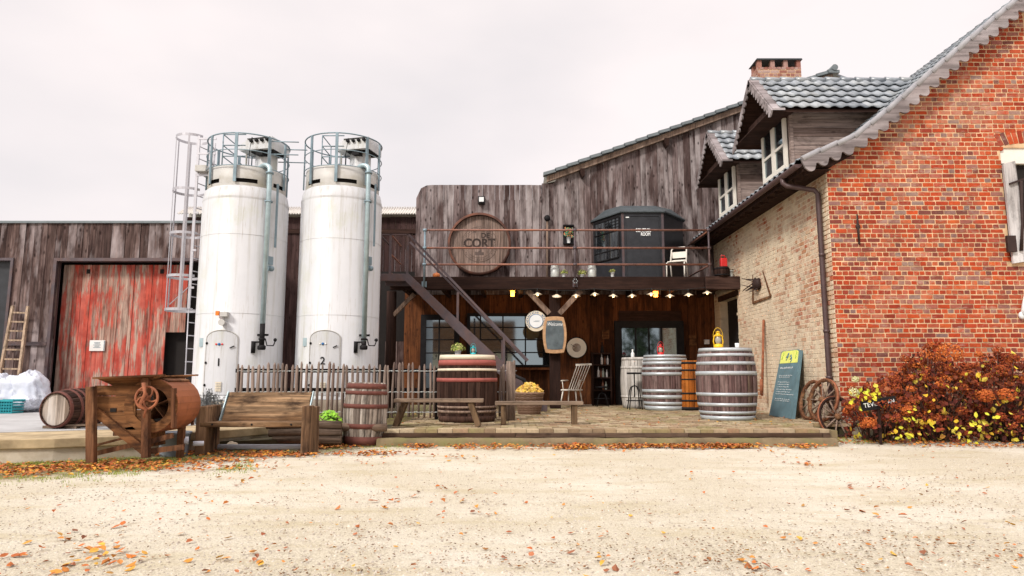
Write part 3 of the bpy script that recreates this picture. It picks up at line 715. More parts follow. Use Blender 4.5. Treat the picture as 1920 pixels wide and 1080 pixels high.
for (x, y, za, zb_) in ((tl.x+.02, YS0, PZ, zh), (tl.x+.25, YS0, tr_.z, zh), (sh-.02, YS0, tr_.z, zh), (P(858,600,YS0).x, YS0, P(858,622,YS0).z, P(858,548,YS0).z), (P(945,600,YS0).x, YS0, PZ, P(945,630,YS0).z), (P(945,600,YS0).x-.05, YS1, PZ, P(945,634,YS0).z)):
    b = MB(); b.box(x-.025, x+.025, y-.025, y+.025, za, zb_); part('baluster', b, M['plummetal'], stc)
for dv in (0, .42, .82):
    b = MB(); b.tube([(tl.x+.27, YS0+.05, zh-.02-dv*1.05), (tl.x+.27, YR-.2, zh-.02-dv*1.05)], .022, 8); part('side_rail', b, M['rustpipe'], stc)
b = MB(); b.tube([(tl.x+.02, YS0+.02, zh-.02), (tl.x+.02, YR-.2, zh-.02)], .022, 8); part('side_rail', b, M['plummetal'], stc)
# ================================================================== BRICK HOUSE
HX, HY = 5.55, 11.6
hs = thing('brick_house', 'old red brick house with limewashed side wall, tiled dormers and scalloped verge boards', 'house', (HX, HY, 0))
YV = HY-.25
prof = [P(1503,303,YV), P(1600,262,YV), P(1660,215,YV), P(1745,141,YV), P(1840,60,YV), P(1905,6,YV)]
prof = [(p.x, p.z) for p in prof]; rx = 9.7; s_last = (prof[-1][1]-prof[-2][1])/(prof[-1][0]-prof[-2][0])
prof.append((rx, prof[-1][1]+s_last*(rx-prof[-1][0])))
full = prof+[(2*rx-a, b) for a, b in prof[-2::-1]]
def zr_(x):
    for (a, b), (c, d) in zip(full, full[1:]):
        if a <= x <= c: return b+(d-b)*(x-a)/(c-a)
    return full[0][1]
HE = 2*rx-HX
# window opening in gable
WX0, WX1, WZ0, WZ1 = P(1884,380,HY).x, P(1884,380,HY).x+1.05, P(1884,492,HY).z, P(1884,277,HY).z
mb = MB()
poly = [(HX+.02, -.1), (HE, -.1), (HE, zr_(HE)-.14)]+[(a, b-.14) for a, b in full[::-1] if HX < a < HE]+[(HX+.02, zr_(HX)-.14)]
# mortar bed as one slab left of, right of, below and above the opening
def slab(x0, x1, z0, zf):
    n = max(2, int((x1-x0)/.15)); top = [(x0+(x1-x0)*i/n, zf(x0+(x1-x0)*i/n) if callable(zf) else zf) for i in range(n+1)]
    mb.prism([(x0, z0), (x1, z0)]+top[::-1], HY-.001, HY+.35)
tz = lambda x: zr_(x)-.14
slab(HX+.012, WX0, -.1, tz); slab(WX1, HE, -.1, tz); slab(WX0, WX1, -.1, WZ0); slab(WX0, WX1, WZ1, tz)
part('gable_wall_core', mb, M['mortar'], hs)
def bricks_x(mb, x0, x1, z0, z1, y, inside, r, ch=.0828, L=.212, th=.05, face=1):
    row = 0; z = z0
    while z < z1:
        hdr = row % 2 == 1; l_ = (L/2 if hdr else L); off = (-.05 if hdr else (-.10 if row % 4 else 0)); x = x0+off
        while x < x1:
            ll = l_*r.uniform(.92, 1.07)
            a, b = max(x, x0)+.0075, min(x+ll, x1)-.0075
            if b-a > .03 and inside((a+b)/2, z+ch/2):
                j = lambda s=.0035: r.uniform(-s, s); yy = y+r.uniform(-.004, .004); t = z+ch-.0185
                c = .006
                vs = [(a+j(), yy, z+j()+c), (a+c, yy, z+j()), (b-c, yy, z+j()), (b+j(), yy, z+c+j()), (b+j(), yy, t-c+j()), (b-c, yy, t+j()), (a+c, yy, t+j()), (a+j(), yy, t-c+j())]
                vs += [(p[0], yy+th, p[2]) for p in vs]
                mb.add(vs, [tuple(range(8))]+[(i, i+8, (i+1) % 8+8, (i+1) % 8) for i in range(8)])
            x += ll
        z += ch; row += 1
arch_z = WZ1+.02
def ins(x, z):
    if z > tz(x)-.06: return False
    if WX0-.02 < x < WX1+.02 and WZ0-.02 < z < arch_z+.26: return False
    return True
b = MB(); bricks_x(b, HX, 9.3, .0, 7.6, HY-.006, ins, random.Random(4)); part('gable_bricks', b, M['brick'], hs)
# arch over window
b = MB(); r = random.Random(9); n = 12
for i in range(n):
    x = WX0-.05+(WX1-WX0+.1)*(i+.5)/n; t = (i+.5)/n-.5; rise = .07*(1-4*t*t)
    Mx = Matrix.Translation((x, HY-.004, arch_z+.11+rise)) @ Matrix.Rotation(t*.9, 4, 'Y')
    b.box(-.038, .038, -.004+r.uniform(-.004,.004), .06, -.115, .115, Mx)
part('brick_arch', b, M['brick'], hs)
b = MB(); b.box(WX0, WX1, HY+.12, HY+.3, WZ0, WZ1); wn_ = part('window_recess', b, M['dark'], hs)
b = MB(); b.box(WX0+.0, WX1, HY+.03, HY+.115, WZ1-.28, WZ1-.002); part('lintel', b, M['whiteframe'], wn_)
b = MB(); q = P(1893, 400, HY-.1)
b.prism([(P(1880,308,HY-.08).x, P(1880,308,HY-.08).z), (P(1902,302,HY-.08).x, P(1902,302,HY-.08).z), (P(1926,488,HY-.08).x, P(1926,490,HY-.08).z), (P(1899,494,HY-.08).x, P(1899,494,HY-.08).z)], HY-.10, HY-.055)
sh_ = part('shutter', b, wood('peeling shutter', [(.30,.27,.25),(.48,.45,.44),(.6,.57,.56)], knots=.1, pale=(.7,.68,.68)), hs)
b = MB(); b.bar(P(1893,345,HY-.13), P(1935,330,HY-.13), .035, .03, (0,1,0)); b.tube([P(1914,340,HY-.13), P(1917,420,HY-.13), P(1915,470,HY-.13)], [.03,.02,.03], 8); b.box(P(1908,0,HY-.1).x, P(1925,0,HY-.1).x, HY-.16, HY-.11, P(0,475,HY).z, P(0,445,HY).z); each('ironwork', b, M['iron'], sh_)
q = P(1911, 592, HY); b = MB(); b.ball((q.x, HY-.06, q.z), .055, 12, 8, (1,.7,1.2)); b.tube([(q.x, HY-.07, q.z), (q.x+.05, HY-.08, q.z+.18), (q.x+.1, HY-.05, q.z+.35)], [.03,.04,.02], 8); part('wall_hook', b, M['whitepot'], hs)
# wall anchors
for u, v0, v1 in ((1608, 402, 456),):
    b = MB(); a_, c_ = P(u-1, v0, HY-.02), P(u+3, v1, HY-.02); b.tube([a_, (a_+c_)/2, c_], [.012,.022,.016], 8)
    m_ = a_.lerp(c_, .42); b.ball(m_, .045, 8, 6, (1,.5,1)); b.ball(c_, .02, 8, 6); part('wall_anchor', b, M['iron'], hs)
# side wall (faces -x)
SY1 = 18.42; DY0, DY1 = HX*F/(1385-960), HX*F/(1352-960)
DTZ = P(1352, 566, DY1).z
zs = zr_(HX)-.16
b = MB(); b.box(HX-.001, HX+.35, HY+.36, DY0, -.1, zs); b.box(HX-.001, HX+.35, DY1, SY1+4, -.1, zs); b.box(HX-.001, HX+.35, DY0, DY1, DTZ, zs); b.box(HX+.3, HX+.34, DY0, DY1, -.1, DTZ); part('side_wall_core', b, M['mortar2'], hs)
b = MB(); b.box(HX+.2, HX+.28, DY0+.002, DY1-.002, PZ, DTZ-.002); sd = part('side_door', b, M['dark'], hs)
b = MB(); b.box(HX-.02, HX+.02, DY0-.1, DY1+.1, DTZ, DTZ+.14); part('door_lintel', b, M['darkwood'], sd)
tmp = MB(); bricks_x(tmp, HY+.11, SY1, .0, zs, 0, lambda x, z: not (DY0-.02 < x < DY1+.02 and z < DTZ+.12), random.Random(8))
b = MB(); b.v = [(HX-.006+y, x, z) for x, y, z in tmp.v]; b.f = [f[::-1] for f in tmp.f]; b.s = tmp.s; b.m = tmp.m
part('side_bricks', b, M['sidebrick'], hs)
# quoin column: brick ends of the gable wall seen on the side face
b = MB(); z = 0; r = random.Random(12)
while z < zs-.1:
    b.box(HX-.008+r.uniform(-.004,.004), HX+.02, HY-.0, HY+.095, z, z+.068); z += .0828
part('corner_bricks', b, M['sidebrick'], hs)
# roof shell
HB = 18.38
b = MB(); th = .09
sh0 = [(a, c-.02) for a, c in full]; b.prism(sh0+[(a, c-.02-th) for a, c in full[::-1]], YV+.03, HB)
rfp = part('roof', b, M['darkwood'], hs)
b = MB()
for (a, c), (d, e) in zip(prof, prof[1:]):
    L = math.dist((a,c),(d,e)); nv = max(1, round(L/.30)); tiles(b, (d, YV, e+.0), (0,1,0), (a-d, 0, c-e), int((HB-YV)/.25), nv, .25, L/nv, .045, .03)
part('roof_tiles', b, M['tile'], rfp)
# verge: pale metal/wood cap roll and scalloped board
b = MB()
for i in range(len(full)-1):
    (a, c), (d, e) = full[i], full[i+1]; L = math.dist((a,c),(d,e)); n = max(1, round(L/.32))
    for k in range(n):
        t0, t1 = k/n, (k+1.08)/n; p0 = V(a+(d-a)*t0, YV-.02, c+(e-c)*t0+.03); p1 = V(a+(d-a)*t1, YV-.02, c+(e-c)*t1+.06)
        b.tube([p0, p1], [.06,.05], 8)
part('verge_tiles', b, plain('pale verge tiles', (.27,.265,.28), .6, var=.15, dirt=(.35,.33,.33)), rfp)
lp = scallop([(a-.02, c-.0) for a, c in prof], .24, .24); b = MB(); b.prism(lp, YV-.06, YV-.02)
part('scalloped_verge_board', b, M['barge'], rfp)
# soffit box under verge and eave
b = MB(); b.prism([(a, c-.115) for a, c in prof[:2]]+[(prof[1][0], prof[1][1]-.25), (HX+.02, zs-.12), (HX+.01, zs-.14)], YV+.04, HY-.02); part('verge_soffit', b, M['darkpost'], rfp)
ex_ = prof[0][0]; ez = prof[0][1]
b = MB(); b.box(ex_+.05, HX-.01, YV+.05, HB, ez-.13, ez-.115); b.box(ex_+.03, ex_+.05, YV+.05, HB, ez-.16, ez-.0); part('eave_soffit', b, M['darkpost'], rfp)
b = MB()
for i in range(17): yy = YV+.2+i*.42; b.bar((ex_+.1, yy, ez-.15), (HX, yy, zs-.06), .07, .09)
each('rafter_end', b, M['darkpost'], rfp)
gt = MB(); n = 8; pr = []
gx, gz = ex_-.055, ez-.04
for y in (YV+.02, HB):
    for i in range(n+1): t = math.pi+math.pi*i/n; pr.append((gx+.062*math.cos(t), y, gz+.062*math.sin(t)))
gt.add(pr, [(i, i+1, i+n+2, i+n+1) for i in range(n)], True); gt.add([(gx+.062*math.cos(math.pi+math.pi*i/n), YV+.02, gz+.062*math.sin(math.pi+math.pi*i/n)) for i in range(n+1)], [tuple(range(n+1))])
gutter = part('gutter', gt, M['downpipe'], hs); gutter.modifiers.new('solid', 'SOLIDIFY').thickness = .006
dpx = HX-.07; p1 = P(1481, 333, 12.0)
b = MB(); q0 = P(1483, 331, 12.02); q1 = V(dpx, 11.86, P(1543, 360, 11.86).z)
b.tube([(gx, 12.05, gz-.05), (gx, 12.05, gz-.14), (gx+.05, 12.02, gz-.2), (dpx-.05, 11.84, q1.z+.03), (dpx, 11.82, q1.z-.05), (dpx, 11.8, 1.2), (dpx, 11.78, PZ)], [.045]*7, 12)
dp = part('downpipe', b, M['downpipe'], hs)
b = MB()
for z in (1.75, 3.1, .95): b.lathe([(.047, 0), (.056, .005), (.056, .045), (.047, .05)], 14, Matrix.Translation((dpx, 11.8, z)), cap=False)
each('pipe_collar', b, M['downpipe'], dp)
# dormers
def dormer(yc, uwin):
    apx, apz, ex2, ez2 = 4.95, 7.05, 4.97, 6.02
    wx = 5.4; hw = 1.02; r = random.Random(int(yc*10))
    dA_, dB_ = MB(), MB()
    # cheek and front walls
    def xroof(z):
        for (a, c), (e, f) in zip(prof, prof[1:]):
            if c <= z <= f: return a+(e-a)*(z-c)/(f-c)
        return prof[-1][0]
    y0, y1 = yc-.72, yc+.72
    for yy, d in ((y0, dA_), (y1, dB_)):
        z = 4.9
        while z < 6.16:
            d.box(wx+.03, min(xroof(z)+.25, 7.4), yy-.012+r.uniform(-.004,.004), yy+.012, z, z+.172); z += .178
    core = None
    f = MB(); f.prism([(y0+.0, 4.8), (y1, 4.8), (y1, 6.25), (yc, 6.90), (y0, 6.25)], wx+.03, wx+.05, 'x')
    f.box(wx+.0, wx+.06, y0-.03, y0+.06, 4.85, 6.25); f.box(wx+.0, wx+.06, y1-.06, y1+.03, 4.85, 6.25); core = part('dormer', f, M['roofboard'], hs)
    for q_ in (dA_, dB_): part('cheek_wall', q_, M['roofboard'], core)
    # window
    a, c = yc-.60, yc+.60; zb, zt2 = 5.03, 6.17; wf = MB(); X0, X1 = wx-.06, wx+.0
    for (p, q, s_, t) in ((a, a+.09, zb, zt2), (c-.09, c, zb, zt2), (a+.09, c-.09, zb, zb+.09), (a+.09, c-.09, zt2-.09, zt2), (yc-.085, yc+.085, zb+.09, zt2-.09), (a+.09, yc-.085, 5.50, 5.55), (yc+.085, c-.09, 5.50, 5.55)):
        wf.box(X0, X1, p, q, s_, t)
    part('window', wf, M['whiteframe'], core)
    gp = MB(); gp.box(X1-.035, X1-.03, a+.05, c-.05, zb+.05, zt2-.05); gp2 = part('window_pane', gp, M['glass'], core)
    # roof planes
    xb = xroof(apz-.05)+.3
    rm = MB()
    for sg in (-1, 1):
        rm.add([(apx, yc, apz), (xb, yc, apz), (xb, yc+sg*1.08, ez2), (apx, yc+sg*1.08, ez2), (apx, yc, apz-.05), (xb, yc, apz-.05), (xb, yc+sg*1.08, ez2-.05), (apx, yc+sg*1.08, ez2-.05)], [(0,1,2,3),(7,6,5,4),(0,3,7,4),(1,5,6,2),(2,6,7,3),(0,4,5,1)])
    part('roof', rm, M['darkwood'], core)
    tm = MB(); L = math.dist((yc, apz), (yc+1.08, ez2)); nv = 5; nu = int((xb-apx-.1)/.24)
    for sg in (-1, 1): tiles(tm, (apx+.12, yc, apz+.02), (1,0,0), (0, sg*1.08, ez2-apz), nu, nv, .24, L/nv, .045, .025)
    part('roof_tiles', tm, M['tile'], core)
    rg = MB(); x = apx
    while x < xb: rg.tube([(x, yc, apz+.045), (x+.34, yc, apz+.03)], [.075,.062], 8); x += .31
    part('ridge_tiles', rg, M['tile'], core)
    bg = MB()
    for sg in (-1, 1):
        pl = scallop([(yc, apz+.05), (yc+sg*1.15, ez2-.04)] if sg > 0 else [(yc-1.15, ez2-.04), (yc, apz+.05)], .17, .15)
        bg.prism(pl, apx-.05, apx-.02, 'x')
        bg.add([(apx-.02, yc, apz+.075), (apx+.22, yc, apz+.075), (apx+.22, yc+sg*1.13, ez2+.01), (apx-.02, yc+sg*1.13, ez2+.01), (apx-.02, yc, apz+.04), (apx+.22, yc, apz+.04), (apx+.22, yc+sg*1.13, ez2-.03), (apx-.02, yc+sg*1.13, ez2-.03)], [(0,1,2,3),(7,6,5,4),(0,3,7,4),(1,5,6,2),(2,6,7,3)])
    each('scalloped_board', bg, M['barge'], core)
    tb_ = MB(); tb_.box(apx+.0, wx+.02, yc-1.0, yc+1.0, ez2+.02, ez2+.04); tb_.prism([(yc-.85, 6.2), (yc+.85, 6.2), (yc+.8, 6.3), (yc-.8, 6.3)], apx+.15, apx+.19, 'x'); part('soffit', tb_, M['darkwood'], core)
dormer(13.40, 0); dormer(16.47, 1)
# chimney on the house roof
Yc = 15.9; ch = MB()
c0, c1 = P(1421, 130, Yc).x, P(1502, 130, Yc).x; ct_ = P(1450, 118, Yc).z; mid = P(1450, 128, Yc).z
cd = .45
chb = MB(); chb.box(c0, c1, Yc, Yc+cd, 5.2, mid-.02); cc = part('chimney', chb, M['mortar'], hs)
tmp = MB(); bricks_x(tmp, c0-.006, c1+.006, 6.6, mid-.02, Yc-.006, lambda x, z: True, random.Random(31))
t2 = MB(); bricks_x(t2, Yc, Yc+cd, 6.6, mid-.02, 0, lambda x, z: True, random.Random(32)); t3 = MB(); t3.v = [(c0-.006+y, x, z) for x, y, z in t2.v]; t3.f = t2.f; t3.s = t2.s; t3.m = t2.m
tmp.add(t3.v, t3.f)
top = P(1450, 113, Yc).z
for i in range(4):
    xx = c0+(c1-c0-.1)*i/3
    for yy in (Yc, Yc+cd-.12): tmp.box(xx, xx+.1, yy, yy+.12, mid-.02, top)
part('chimney_bricks', tmp, M['chimbrick'], cc)
cp = MB(); cp.prism([(c0-.05, top), (c1+.03, top), (c1+.01, top+.03), (c0-.03, top+.03)], Yc-.05, Yc+cd+.05); part('chimney_cap', cp, M['boothroof'], cc)
# ornaments on the side wall (things)
def SW(u, v): Y = HX*F/(u-960); return P(u, v, Y)
it = MB()
A, B_, C_, D_ = SW(1417,478), SW(1427,478), SW(1416,568), SW(1450,556)
off = V(-.04, 0, 0)
it.bar(A+off, C_+off, .05, .05); it.bar(B_+off, D_+off, .06, .05); it.bar(C_+off, D_+off, .06, .05)
o_ = thing('iron_farm_implement', 'rusted triangular farm implement with spikes hung on the limewashed brick wall', 'wall ornament', tuple(C_))
part('frame', it, M['macpost'], o_)
it = MB(); cc_ = SW(1428, 533)+V(-.1,0,0); r = random.Random(4)
for i in range(9): it.tube([cc_+V(0, r.uniform(-.15,.15), r.uniform(-.12,.12)), cc_+V(-.12-r.random()*.1, r.uniform(.0,.5), r.uniform(-.2,.25))], [.018,.006], 6)
it.ball(cc_, .13, 10, 8, (.7,1.2,1), .5); each('spike', it, M['iron'], o_)
a_, c_ = SW(1436, 600), SW(1443, 742)
b = MB(); b.tube([c_+V(-.16,0,0), a_+V(-.05,0,0)], .028, 8); b.tube([c_+V(-.17,0,.02), c_+V(-.16,0,.35)], .036, 8); solo('iron_rod', b, M['rust'], 'long rusty iron rod leaning on the pale brick side wall', 'rod', tuple(c_+V(-.16,0,0)))
# ================================================================== SILOS
def silo(cx, cy, num, label, off):
    z0 = .56; zs_ = P(460, 352, cy-.5).z; R = .81
    t = thing('silo', label, 'silo', (0,0,0), 'white grain silos')
    T = lambda x, y, z: (x, y, z)
    zt = P(460, 326, cy-.6).z
    b = MB(); b.lathe([(R+.05, YZ), (R+.05, z0-.02), (R-.02, z0)], 48); part('plinth', b, M['concrete'], t)
    b = MB(); prof_ = [(R+.02, z0), (R, z0+.02), (R, zs_-.28), (R-.005, zs_-.27), (R+.005, zs_-.25), (R, zs_-.22), (R-.03, zs_-.05), (R-.08, zs_)]; b.lathe(prof_, 64); body = part('body', b, M['silo'], t)
    for zz in (z0+1.6, z0+3.1):
        b = MB(); b.tube([((R+.0005)*math.cos(a), (R+.0005)*math.sin(a), zz) for a in [i*math.pi/48 for i in range(96)]], .0035, 5, closed=True); part('weld_seam', b, M['silo'], body)
    # crown ring with slots
    b = MB(); Rc = R-.07
    slots = [(-2.45, -1.95), (-1.50, -.95), (-.50, -.1)]
    b.lathe([(Rc, zs_-.01), (Rc, zs_+.05)], 48, cap=False)
    b.lathe([(Rc, zs_+.13), (Rc, zt+.14), (Rc-.03, zt+.15), (Rc-.25, zt+.15)], 48, cap=False)
    a = -math.pi
    segs = []; prev = -math.pi
    for s0, s1 in slots: segs.append((prev, s0)); prev = s1
    segs.append((prev, math.pi))
    for s0, s1 in segs: b.lathe([(Rc, zs_+.05), (Rc, zs_+.13)], 16, a0=s0, a1=s1, cap=False)
    crown = part('crown', b, M['silotop'], t)
    b = MB(); b.lathe([(Rc-.06, zs_-.02), (Rc-.06, zt+.1), (0, zt+.12)], 32, cap=False); part('crown_core', b, M['dark'], crown)
    b = MB(); b.lathe([(0, zt+.13), (Rc-.02, zt+.135)], 48, cap=False); part('top_plate', b, M['silotop'], t)
    # guard rail ring
    zr0, zrt = zs_+.05, P(460, 248, cy-.8).z; Rr = Rc+.04
    for k, z in enumerate((zrt, zr0+(zrt-zr0)*.66, zr0+(zrt-zr0)*.34)):
        gr = MB(); gr.tube([(Rr*math.cos(a), Rr*math.sin(a), z) for a in [i*math.pi/24 for i in range(48)]], .014 if k == 0 else .009, 8, closed=True); part('guard_rail', gr, M['galvdark'], t)
    for i, a in enumerate((-2.95, -2.25, -1.5, -.70, -.15, .6, 1.4, 2.2, 2.8)):
        po = MB(); c, s = math.cos(a), math.sin(a); Mx = Matrix.Rotation(a, 4, 'Z')
        po.box(Rr-.012, Rr+.012, -.028, .028, zr0, zrt, Mx); part('rail_post', po, M['galvdark'], t)
    # inner step platform with its own rails
    pz = zt+.17
    pf = MB(); pf.box(-.30, .14, -.55, .1, pz-.03, pz); pl = part('platform', pf, M['galv'], t)
    pr_ = MB()
    for zz in (pz+.2, pz+.42, pz+.64):
        pr_.tube([(-.30, -.55, zz), (.14, -.55, zz)], .011, 6); pr_.tube([(-.30, -.55, zz), (-.30, .1, zz)], .011, 6); pr_.tube([(-.30, .1, zz), (.1, .1, zz)], .011, 6)
    for (x, y) in ((-.30, -.55), (-.30, .1), (.02, .1), (-.1,.1)): pr_.tube([(x, y, pz), (x, y, pz+.64)], .013, 6)
    part('platform_rail', pr_, M['galvdark'], pl)
    # filter column with head box
    fx, fy = .34, .05
    fz = P(500, 277, cy).z
    fc = MB(); fc.lathe([(.215, zt+.1), (.215, fz-.12), (.20, fz-.1)], 28, Matrix.Translation((fx, fy, 0))); flt = part('filter_housing', fc, M['silo'], t)
    hb = MB(); Mx = Matrix.Translation((fx+.02, fy-.05, fz)) @ Matrix.Rotation(rad(-14), 4, 'Z')
    hb.prism([(-.40,-.14),(.32,-.14),(.32,.10),(-.20,.10),(-.40,-.04)], -.34, .3, 'y', Mx); hd = part('filter_head', hb, M['silo'], flt)
    vv = MB()
    for i in range(4): vv.lathe([(.001,0),(.034,0),(.034,.05),(.001,.055)], 12, Mx @ Matrix.Translation((-.12+i*.12, -.34, .03)) @ Matrix.Rotation(rad(90), 4, 'X'), cap=False)
    vv.box(-.22, .3, -.36, -.345, .075, .088, Mx); vv.box(-.05, .1, -.3, -.1, -.24, -.15, Mx); vv.box(-.2, .32, -.25, .2, -.165, -.142, Mx); part('filter_valves', vv, M['black'], flt)
    mm = MB(); mm.lathe([(.14, 0), (.14, .16), (.09, .2), (.02, .22)], 20, Matrix.Translation((-.02, .3, zt+.2))); mm.lathe([(.05, 0), (.06, .14), (.04,.15)], 12, Matrix.Translation((-.06, -.1, zt+.75)) @ Matrix.Rotation(rad(60), 4, 'Y')); mm.tube([(-.05,0,zt+.15),(-.05,0,zt+.8)], .02, 6); part('level_sensor', mm, M['silotop'], flt)
    cb = MB(); cb.tube([(.10, -.25, zt+.16), (.11, -.28, zt+.5), (.16, -.3, zt+.85), (.25, -.3, fz-.05)], .009, 6); cb.tube([(.0,-.5,zt+.16),(.02,-.45,zt+.24),(.08,-.35,zt+.18)], .02, 6); each('cable', cb, M['black'], flt)
    # fill pipe down the front right
    pa = rad(-42); px_, py_ = (R+.11)*math.cos(pa), (R+.11)*math.sin(pa)
    px_ -= .02
    zb = P(485, 607, cy-.6).z if num == '1' else P(685, 640, cy-.6).z; zend = P(485, 650, cy-.6).z
    top_z = P(495, 318, cy-.5).z
    pts = [(px_, py_, zb), (px_, py_, top_z-.05)]
    for i in range(1, 9):
        a = math.pi*i/8; k = .5-.5*math.cos(a); pts.append((px_-.26*k, py_+.12*k, top_z-.05+.12*math.sin(a)))
    pts.append((px_-.27, py_+.13, zt+.12))
    pp = MB(); pp.tube(pts, .047, 12); fp = part('fill_pipe', pp, M['galv'], t)
    lo = MB(); lo.tube([(px_, py_, zend), (px_, py_, zb)], .047, 12); lo.lathe([(.06,0),(.075,.02),(.075,.07),(.05,.09)], 14, Matrix.Translation((px_, py_, zend-.06))); lo.lathe([(.055,0),(.06,.01),(.06,.03),(.055,.04)], 14, Matrix.Translation((px_, py_, zend+.12)))
    lo.box(px_-.30, px_+.1, py_+.03, py_+.06, zend+.20, zend+.24); lo.tube([(px_-.16, py_, zend+.1), (px_-.16, py_, zend-.12)], .045, 10); lo.box(px_-.16, px_, py_-.01, py_+.01, zend+.07, zend+.1)
    lo.tube([(px_+.06, py_, zend+.15), (px_+.1, py_, zend+.02), (px_+.2, py_+.05, zend+.02), (px_+.22, py_+.08, zend+.1)], .012, 8); lo.ball((px_+.22, py_+.08, zend+.13), .035, 8, 6); part('hose_coupling', lo, M['black'], fp)
    cl = MB()
    for v in (378,):
        z = P(490, v, cy-.6).z; cl.box(px_-.06, px_+.06, py_-.06, py_+.06, z-.012, z+.012); cl.box(px_-.22, px_+.06, py_+.05, py_+.07, z-.02, z+.02); cl.ball((px_-.2, py_+.05, z), .04, 8, 6)
    z = top_z-.12; cl.lathe([(.05,0),(.075,.0),(.075,.03),(.05,.03)], 14, Matrix.Translation((px_, py_, z)), cap=False); part('pipe_clamp', cl, M['galvdark'], fp)
    rl = MB(); rl.box(px_+.1, px_+.135, py_+.12, py_+.16, P(0,385,cy-.6).z-.8, zs_+.08); part('pipe_rail', rl, M['galvdark'], fp)
    bx = MB(); z = P(507, 492, cy-.6).z; a2 = rad(-33); Mx = Matrix.Translation((R*math.cos(a2), R*math.sin(a2), z)) @ Matrix.Rotation(a2, 4, 'Z')
    bx.box(0, .03, -.055, .055, -.02, .14, Mx); bx.ball(tuple(Mx @ Vector((.06, 0, -.1))), .055, 10, 8); bx.box(0, .05, -.05, .0, -.14, -.04, Mx); part('junction_box', bx, M['galvdark'], t)
    # arched door following the shell
    da = math.atan2(-1, 0)+off  # facing angle
    zd0, zd1 = P(0, 742, cy-R).z, P(0, 619, cy-R).z
    def shell(a, z, k=0.0): return ((R+k)*math.cos(a), (R+k)*math.sin(a), z)
    hwid = .30/R
    def arch(k, inset):
        hw = hwid-inset/R; pts = []; h0 = zd1-.16
        for i in range(0, 6): pts.append((-hw, zd0+inset+(h0-zd0-inset)*i/5))
        for i in range(1, 12): a = math.pi*i/12; pts.append((-hw*math.cos(a), h0+(.16-inset)*math.sin(a)))
        for i in range(5, -1, -1): pts.append((hw, zd0+inset+(h0-zd0-inset)*i/5))
        return [shell(da+a, z, k) for a, z in pts]
    fr_ = MB(); fr_.tube(arch(.006, 0), .011, 6, closed=True); dfr = part('door', fr_, M['silotop'], t)
    lf = MB(); ol = arch(.010, .015); n = len(ol); cols = 10
    # leaf as strips across, curved
    rows = []
    for i in range(n//2):
        p, q = ol[i], ol[n-1-i]; z = (p[2]+q[2])/2; a_, c_ = math.atan2(p[1], p[0]), math.atan2(q[1], q[0])
        rows.append([shell(a_+(c_-a_)*k/cols, z, .012) for k in range(cols+1)])
    vs = [p for rr in rows for p in rr]; W2 = cols+1
    lf.add(vs, [(i*W2+k, i*W2+k+1, (i+1)*W2+k+1, (i+1)*W2+k) for i in range(len(rows)-1) for k in range(cols)], True); part('door_leaf', lf, M['silo'], dfr)
    hg = MB()
    for f_ in (.16, .5, .80): hg.ball(shell(da-hwid+.03, zd0+(zd1-zd0)*f_, .02), .024, 8, 6)
    p = shell(da+hwid*.55, zd1-.33, .03); q = shell(da+hwid*.80, zd1-.29, .03); hg.tube([p, q], .010, 6); each('door_fitting', hg, M['black'], dfr)
    st_ = MB()
    ang = da-.0
    for k, (o_, r_) in enumerate(((-.055, .018), (.055, .018))):
        p = Vector(shell(ang+o_/R-.03, zd1-.26, .02)); st_.lathe([(.0,0),(r_,0),(r_,.004),(0,.005)], 16, Matrix.Translation(p) @ Matrix.Rotation(da+math.pi/2, 4, 'Z') @ Matrix.Rotation(rad(90), 4, 'X'), cap=False)
    part('safety_sticker', st_, M['redenamel'] if num == '1' else M['white'], dfr)
    s2 = MB(); p = Vector(shell(ang-.03, zd1-.26, .02)); s2.lathe([(0,0),(.026,0),(.026,.004),(0,.005)], 16, Matrix.Translation(p) @ Matrix.Rotation(da+math.pi/2, 4, 'Z') @ Matrix.Rotation(rad(90), 4, 'X'), cap=False); part('blue_sticker', s2, M['bluepaint'], dfr)
    p = shell(da-.02, P(0, 680 if num == '1' else 677, cy-R).z, .022); text('number', num, .20, M['black'], t, p, (rad(90), 0, da+math.pi/2), .002, .002)
    pl_ = MB(); p = Vector(shell(da-hwid-.16, zd1-.22, .01)); pl_.box(-.04, .04, -.006, .0, -.08, .08, Matrix.Translation(p) @ Matrix.Rotation(da-.2+math.pi/2, 4, 'Z')); part('type_plate', pl_, M['galv'], t)
    vt = MB(); p = Vector(shell(da, zd0+.16, .022))
    for i in range(6): vt.box(-.055, .055, -.01, 0, -.08+i*.03, -.062+i*.03, Matrix.Translation(p) @ Matrix.Rotation(da+math.pi/2, 4, 'Z'))
    part('vent', vt, M['creamhoop'], dfr)
    t.location = (cx, cy, 0)
    return t, shell, R, zs_, zrt, zt, Rr
S1 = silo(-5.34, 13.3, '1', 'white silo with number 1 on its door, caged ladder on its left side', rad(-1))
s1 = S1[0]; SX, SY = -5.40, 13.3; R = .81
# lamp and siren above door one
z = P(420, 592, SY-R).z
b = MB(); b.box(-.11, -.05, -R-.09, -R-.03, z, z+.08); part('alarm_lamp', b, plain('orange lamp lens', (.8,.2,.02), .3, bump=0), s1)
b = MB(); b.box(-.02, .11, -R-.11, -R+.0, z-.02, z+.06); b.lathe([(.03,0),(.06,.03),(.06,.1)], 16, Matrix.Translation((.02, -R-.02, z-.13)) @ Matrix.Rotation(rad(90), 4, 'X')); part('floodlight', b, M['silotop'], s1)
